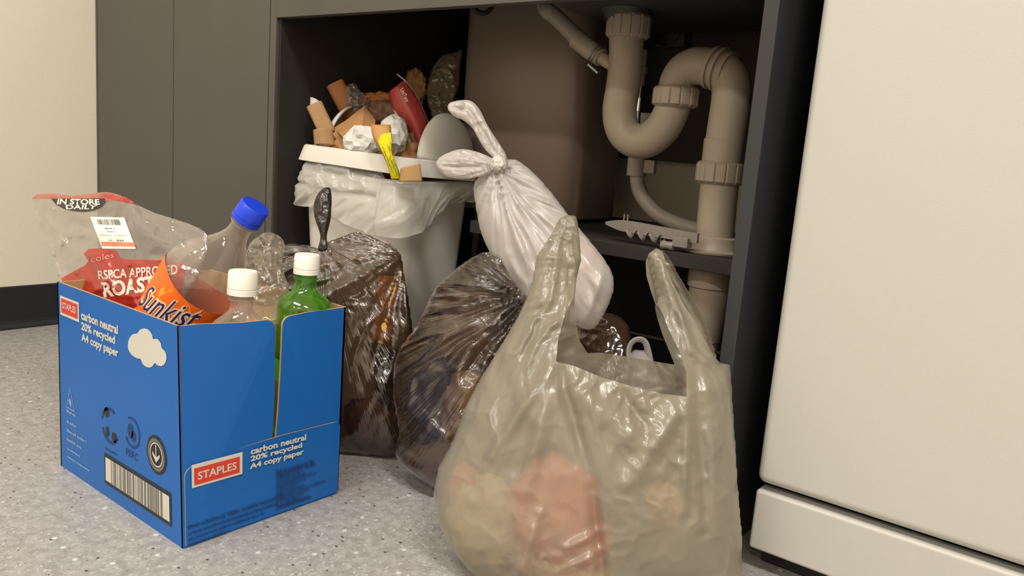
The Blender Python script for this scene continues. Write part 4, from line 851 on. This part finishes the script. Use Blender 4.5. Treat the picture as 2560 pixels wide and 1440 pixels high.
crumple('paper_towel', dep(1170, 830, 1.16), .055, .035, .06, mat('dusky_paper', (.30, .22, .15), .8), 'brown paper inside the upper part of the middle dark bag', 'paper', 19, .3, 1.6)
crumple('paper_towel', dep(1110, 1155, 1.155), .065, .03, .028, mat('pale_paper', (.34, .29, .23), .8), 'pale paper at the bottom of the middle dark bag', 'paper', 18, .3, 1.6)
# --- white bag
hw = [(1232, 420), (1256, 402), (1290, 400), (1330, 430), (1375, 478), (1422, 540), (1470, 598), (1510, 648), (1532, 690), (1531, 730), (1512, 780), (1492, 812), (1470, 824), (1440, 812), (1400, 795), (1330, 765), (1290, 740), (1262, 700), (1240, 660), (1215, 610), (1200, 570), (1190, 510), (1184, 470), (1195, 445), (1215, 432)]
sW = Surf(hw, [(1240, 420, 1.215), (1460, 810, 1.135), (1200, 600, 1.205)], .050, back=.35, gathers=[(1242, 420, 8, .011, 420)], creases=[(1250, 430, 1420, 740, 14, .008), (1270, 430, 1400, 620, 10, -.006), (1245, 440, 1330, 700, 12, .008), (1500, 680, 1460, 800, 10, .006), (1440, 640, 1500, 780, 10, -.005)], crinkle=.0015, cs=110, step=4.5, smooth=2, seed=7, power=.45)
wb = sW.sheets('carrier_bag', G_white); tag(wb, 'white carrier bag tied by its handles, slumped on top of the brown bags', 'carrier bag')
s_ = Surf([(1254, 430), (1235, 398), (1207, 366), (1182, 322), (1160, 302), (1136, 291), (1120, 273), (1124, 258), (1148, 251), (1176, 252), (1198, 272), (1217, 310), (1242, 350), (1264, 385), (1269, 412), (1264, 430)], [(1254, 430, 1.19), (1120, 273, 1.20), (1200, 260, 1.20)], .013, crinkle=.002, cs=30, step=3, gathers=[(1262, 435, 8, .006, 260)], creases=[(1135, 270, 1165, 275, 5, -.008), (1165, 262, 1250, 400, 5, -.006)], seed=1)
s_.sheets('tied_handle', G_white, wb)
s_ = Surf([(1246, 408), (1228, 432), (1196, 442), (1160, 447), (1120, 442), (1100, 427), (1090, 409), (1100, 393), (1130, 378), (1160, 373), (1200, 382), (1232, 397)], [(1246, 420, 1.185), (1090, 409, 1.205), (1160, 375, 1.20)], .013, crinkle=.003, cs=30, step=3, gathers=[(1245, 418, 9, .006, 220)], creases=[(1110, 415, 1220, 418, 6, -.007)], seed=4)
s_.sheets('tied_handle', G_white, wb)
crumple('knot', dep(1246, 412, 1.175), .012, .010, .013, mat('white_film_knot', (.55, .51, .47), .35, .5), None, None, 3, .4, 2.5, par=wb)
crumple('pink_paper_wad', dep(1440, 690, 1.155), .040, .022, .045, mat('pinkish_paper', (.70, .52, .48), .7), 'pinkish contents inside the lower end of the white tied bag', 'paper', 25, .25, 1.7)
# --- small brown bag behind, and a small white bag
hb = [(1430, 815), (1455, 792), (1480, 783), (1515, 781), (1550, 793), (1572, 818), (1577, 850), (1590, 900), (1605, 1000), (1600, 1100), (1560, 1160), (1480, 1168), (1420, 1140), (1400, 1000), (1415, 880)]
sB = Surf(hb, [(1430, 1165, 1.275), (1590, 1165, 1.235), (1500, 790, 1.285)], .055, back=.6, crinkle=.004, cs=60, step=5, smooth=2, seed=12, power=.42, creases=[(1450, 800, 1530, 800, 7, .006), (1440, 820, 1520, 830, 6, .005)])
tag(sB.sheets('rubbish_bag', film('brown_film', (.13, .075, .045), .70, .7, .14, tint=(.5, .38, .28), bump=.4, transl=.4, edge=.6, oscale=20)), 'small round brown bag behind the grey carrier bag, below the white one', 'rubbish bag')
sb_ = Surf([(1575, 885), (1600, 876), (1625, 885), (1655, 960), (1668, 1080), (1650, 1190), (1570, 1205), (1540, 1150), (1545, 980)], [(1550, 1200, 1.185), (1650, 1200, 1.165), (1600, 890, 1.20)], .035, back=.4, crinkle=.004, step=5, smooth=2, seed=13)
o = sb_.sheets('carrier_bag', G_white); tag(o, 'small white bag whose looped handle peeks over the grey bag rim', 'carrier bag')
tube('looped_handle', crv([dep(*p) for p in ((1578, 915, 1.185), (1571, 880, 1.185), (1580, 856, 1.185), (1598, 848, 1.185), (1613, 856, 1.185), (1622, 885, 1.185), (1628, 915, 1.185))], 6), .0055, G_white, o, 16, flat=.5)
# --- grey carrier bag in front
outer = [(1398, 548), (1385, 575), (1362, 612), (1343, 640), (1338, 665), (1330, 720), (1312, 760), (1285, 812), (1250, 872), (1205, 945), (1165, 1020), (1137, 1100), (1100, 1165), (1088, 1230), (1098, 1300), (1130, 1355), (1165, 1405), (1225, 1462), (1400, 1500), (1600, 1500), (1780, 1488), (1852, 1460), (1850, 1330), (1838, 1200), (1831, 1080), (1825, 985), (1822, 912)]
h2o = [(1795, 902), (1781, 850), (1762, 800), (1730, 740), (1700, 692), (1676, 648), (1660, 628), (1641, 621), (1622, 634), (1614, 655), (1616, 690), (1628, 730), (1645, 780), (1662, 830), (1684, 880)]
h1i = [(1437, 800), (1434, 755), (1440, 700), (1453, 650), (1449, 595), (1444, 556), (1440, 542), (1420, 538)]
backp = outer+h2o+[(1697, 912), (1640, 902), (1560, 888), (1500, 880), (1468, 881), (1448, 850)]+h1i
h2f = [(1790, 908), (1768, 880), (1738, 832), (1700, 765), (1678, 715), (1664, 668), (1655, 632)]+h2o[7:]
frontp = outer+h2f+[(1700, 930), (1697, 985), (1640, 978), (1560, 958), (1500, 940), (1440, 915), (1398, 905), (1402, 850), (1418, 790)]+h1i[1:]
phull = outer+h2o[:9]+[(1648, 760), (1560, 800), (1480, 770)]+h1i[2:]
sG = Surf(phull, [(1225, 1462, .955), (1850, 1455, .945), (1425, 560, .995)], .092, back=.75, smooth=1, gathers=[(1424, 548, 9, .015, 420), (1640, 640, 8, .010, 320)], creases=[(1395, 905, 1330, 1200, 22, .012), (1400, 900, 1480, 1180, 16, -.010), (1395, 905, 1250, 1120, 18, .010), (1700, 985, 1560, 1180, 20, .010), (1720, 900, 1745, 1300, 16, -.009), (1700, 960, 1690, 1250, 12, .008), (1480, 1200, 1510, 1440, 14, -.014), (1300, 1440, 1360, 1250, 14, .010), (1420, 1330, 1500, 1290, 10, .008), (1400, 1390, 1500, 1340, 10, .008), (1430, 960, 1580, 1080, 26, .010), (1540, 960, 1600, 1060, 16, -.008), (1655, 640, 1790, 900, 9, -.012), (1640, 660, 1720, 900, 10, .010)], crinkle=.0022, cs=150, step=4, seed=9, power=.42, patches=[(1590, 1000, 80, .006, 32), (1660, 1100, 70, .003, 40), (1400, 1400, 110, .005, 46), (1600, 1240, 60, .003, 40)])
gb = sG.sheets('carrier_bag', G_grey, None, front=frontp, back=backp, smooth=1); tag(gb, 'large open grey-green carrier bag with two upright handles in the foreground', 'carrier bag')
crumple('pink_wrapper', dep(1390, 1310, .935), .060, .034, .070, mat('salmon_paper', (.95, .27, .18), .6), 'salmon pink crumpled wrapper inside the grey carrier bag', 'wrapper', 41, .5, 1.3)
crumple('cream_wrapper', dep(1205, 1300, .955), .042, .028, .050, mat('cream_paper', (.82, .70, .48), .6), 'cream wrapper in the lower left of the grey carrier bag', 'wrapper', 43, .5, 1.2)
crumple('red_wrapper', dep(1165, 1220, .965), .022, .015, .030, mat('pink_red_paper', (.75, .25, .22), .6), 'small reddish wrapper high in the left side of the grey bag', 'wrapper', 45, .25, 1.6)
crumple('cream_wrapper', dep(1400, 1420, .935), .075, .030, .025, mat('peach_paper', (.82, .60, .42), .6), 'peach wrapper along the bottom of the grey carrier bag', 'wrapper', 47, .25, 1.6)
crumple('orange_scrap', dep(1660, 1265, .925), .022, .012, .026, mat('orange_scrap_paper', (.80, .48, .25), .6), 'small orange-tan scrap low in the right half of the grey bag', 'paper', 49, .3, 1.6)
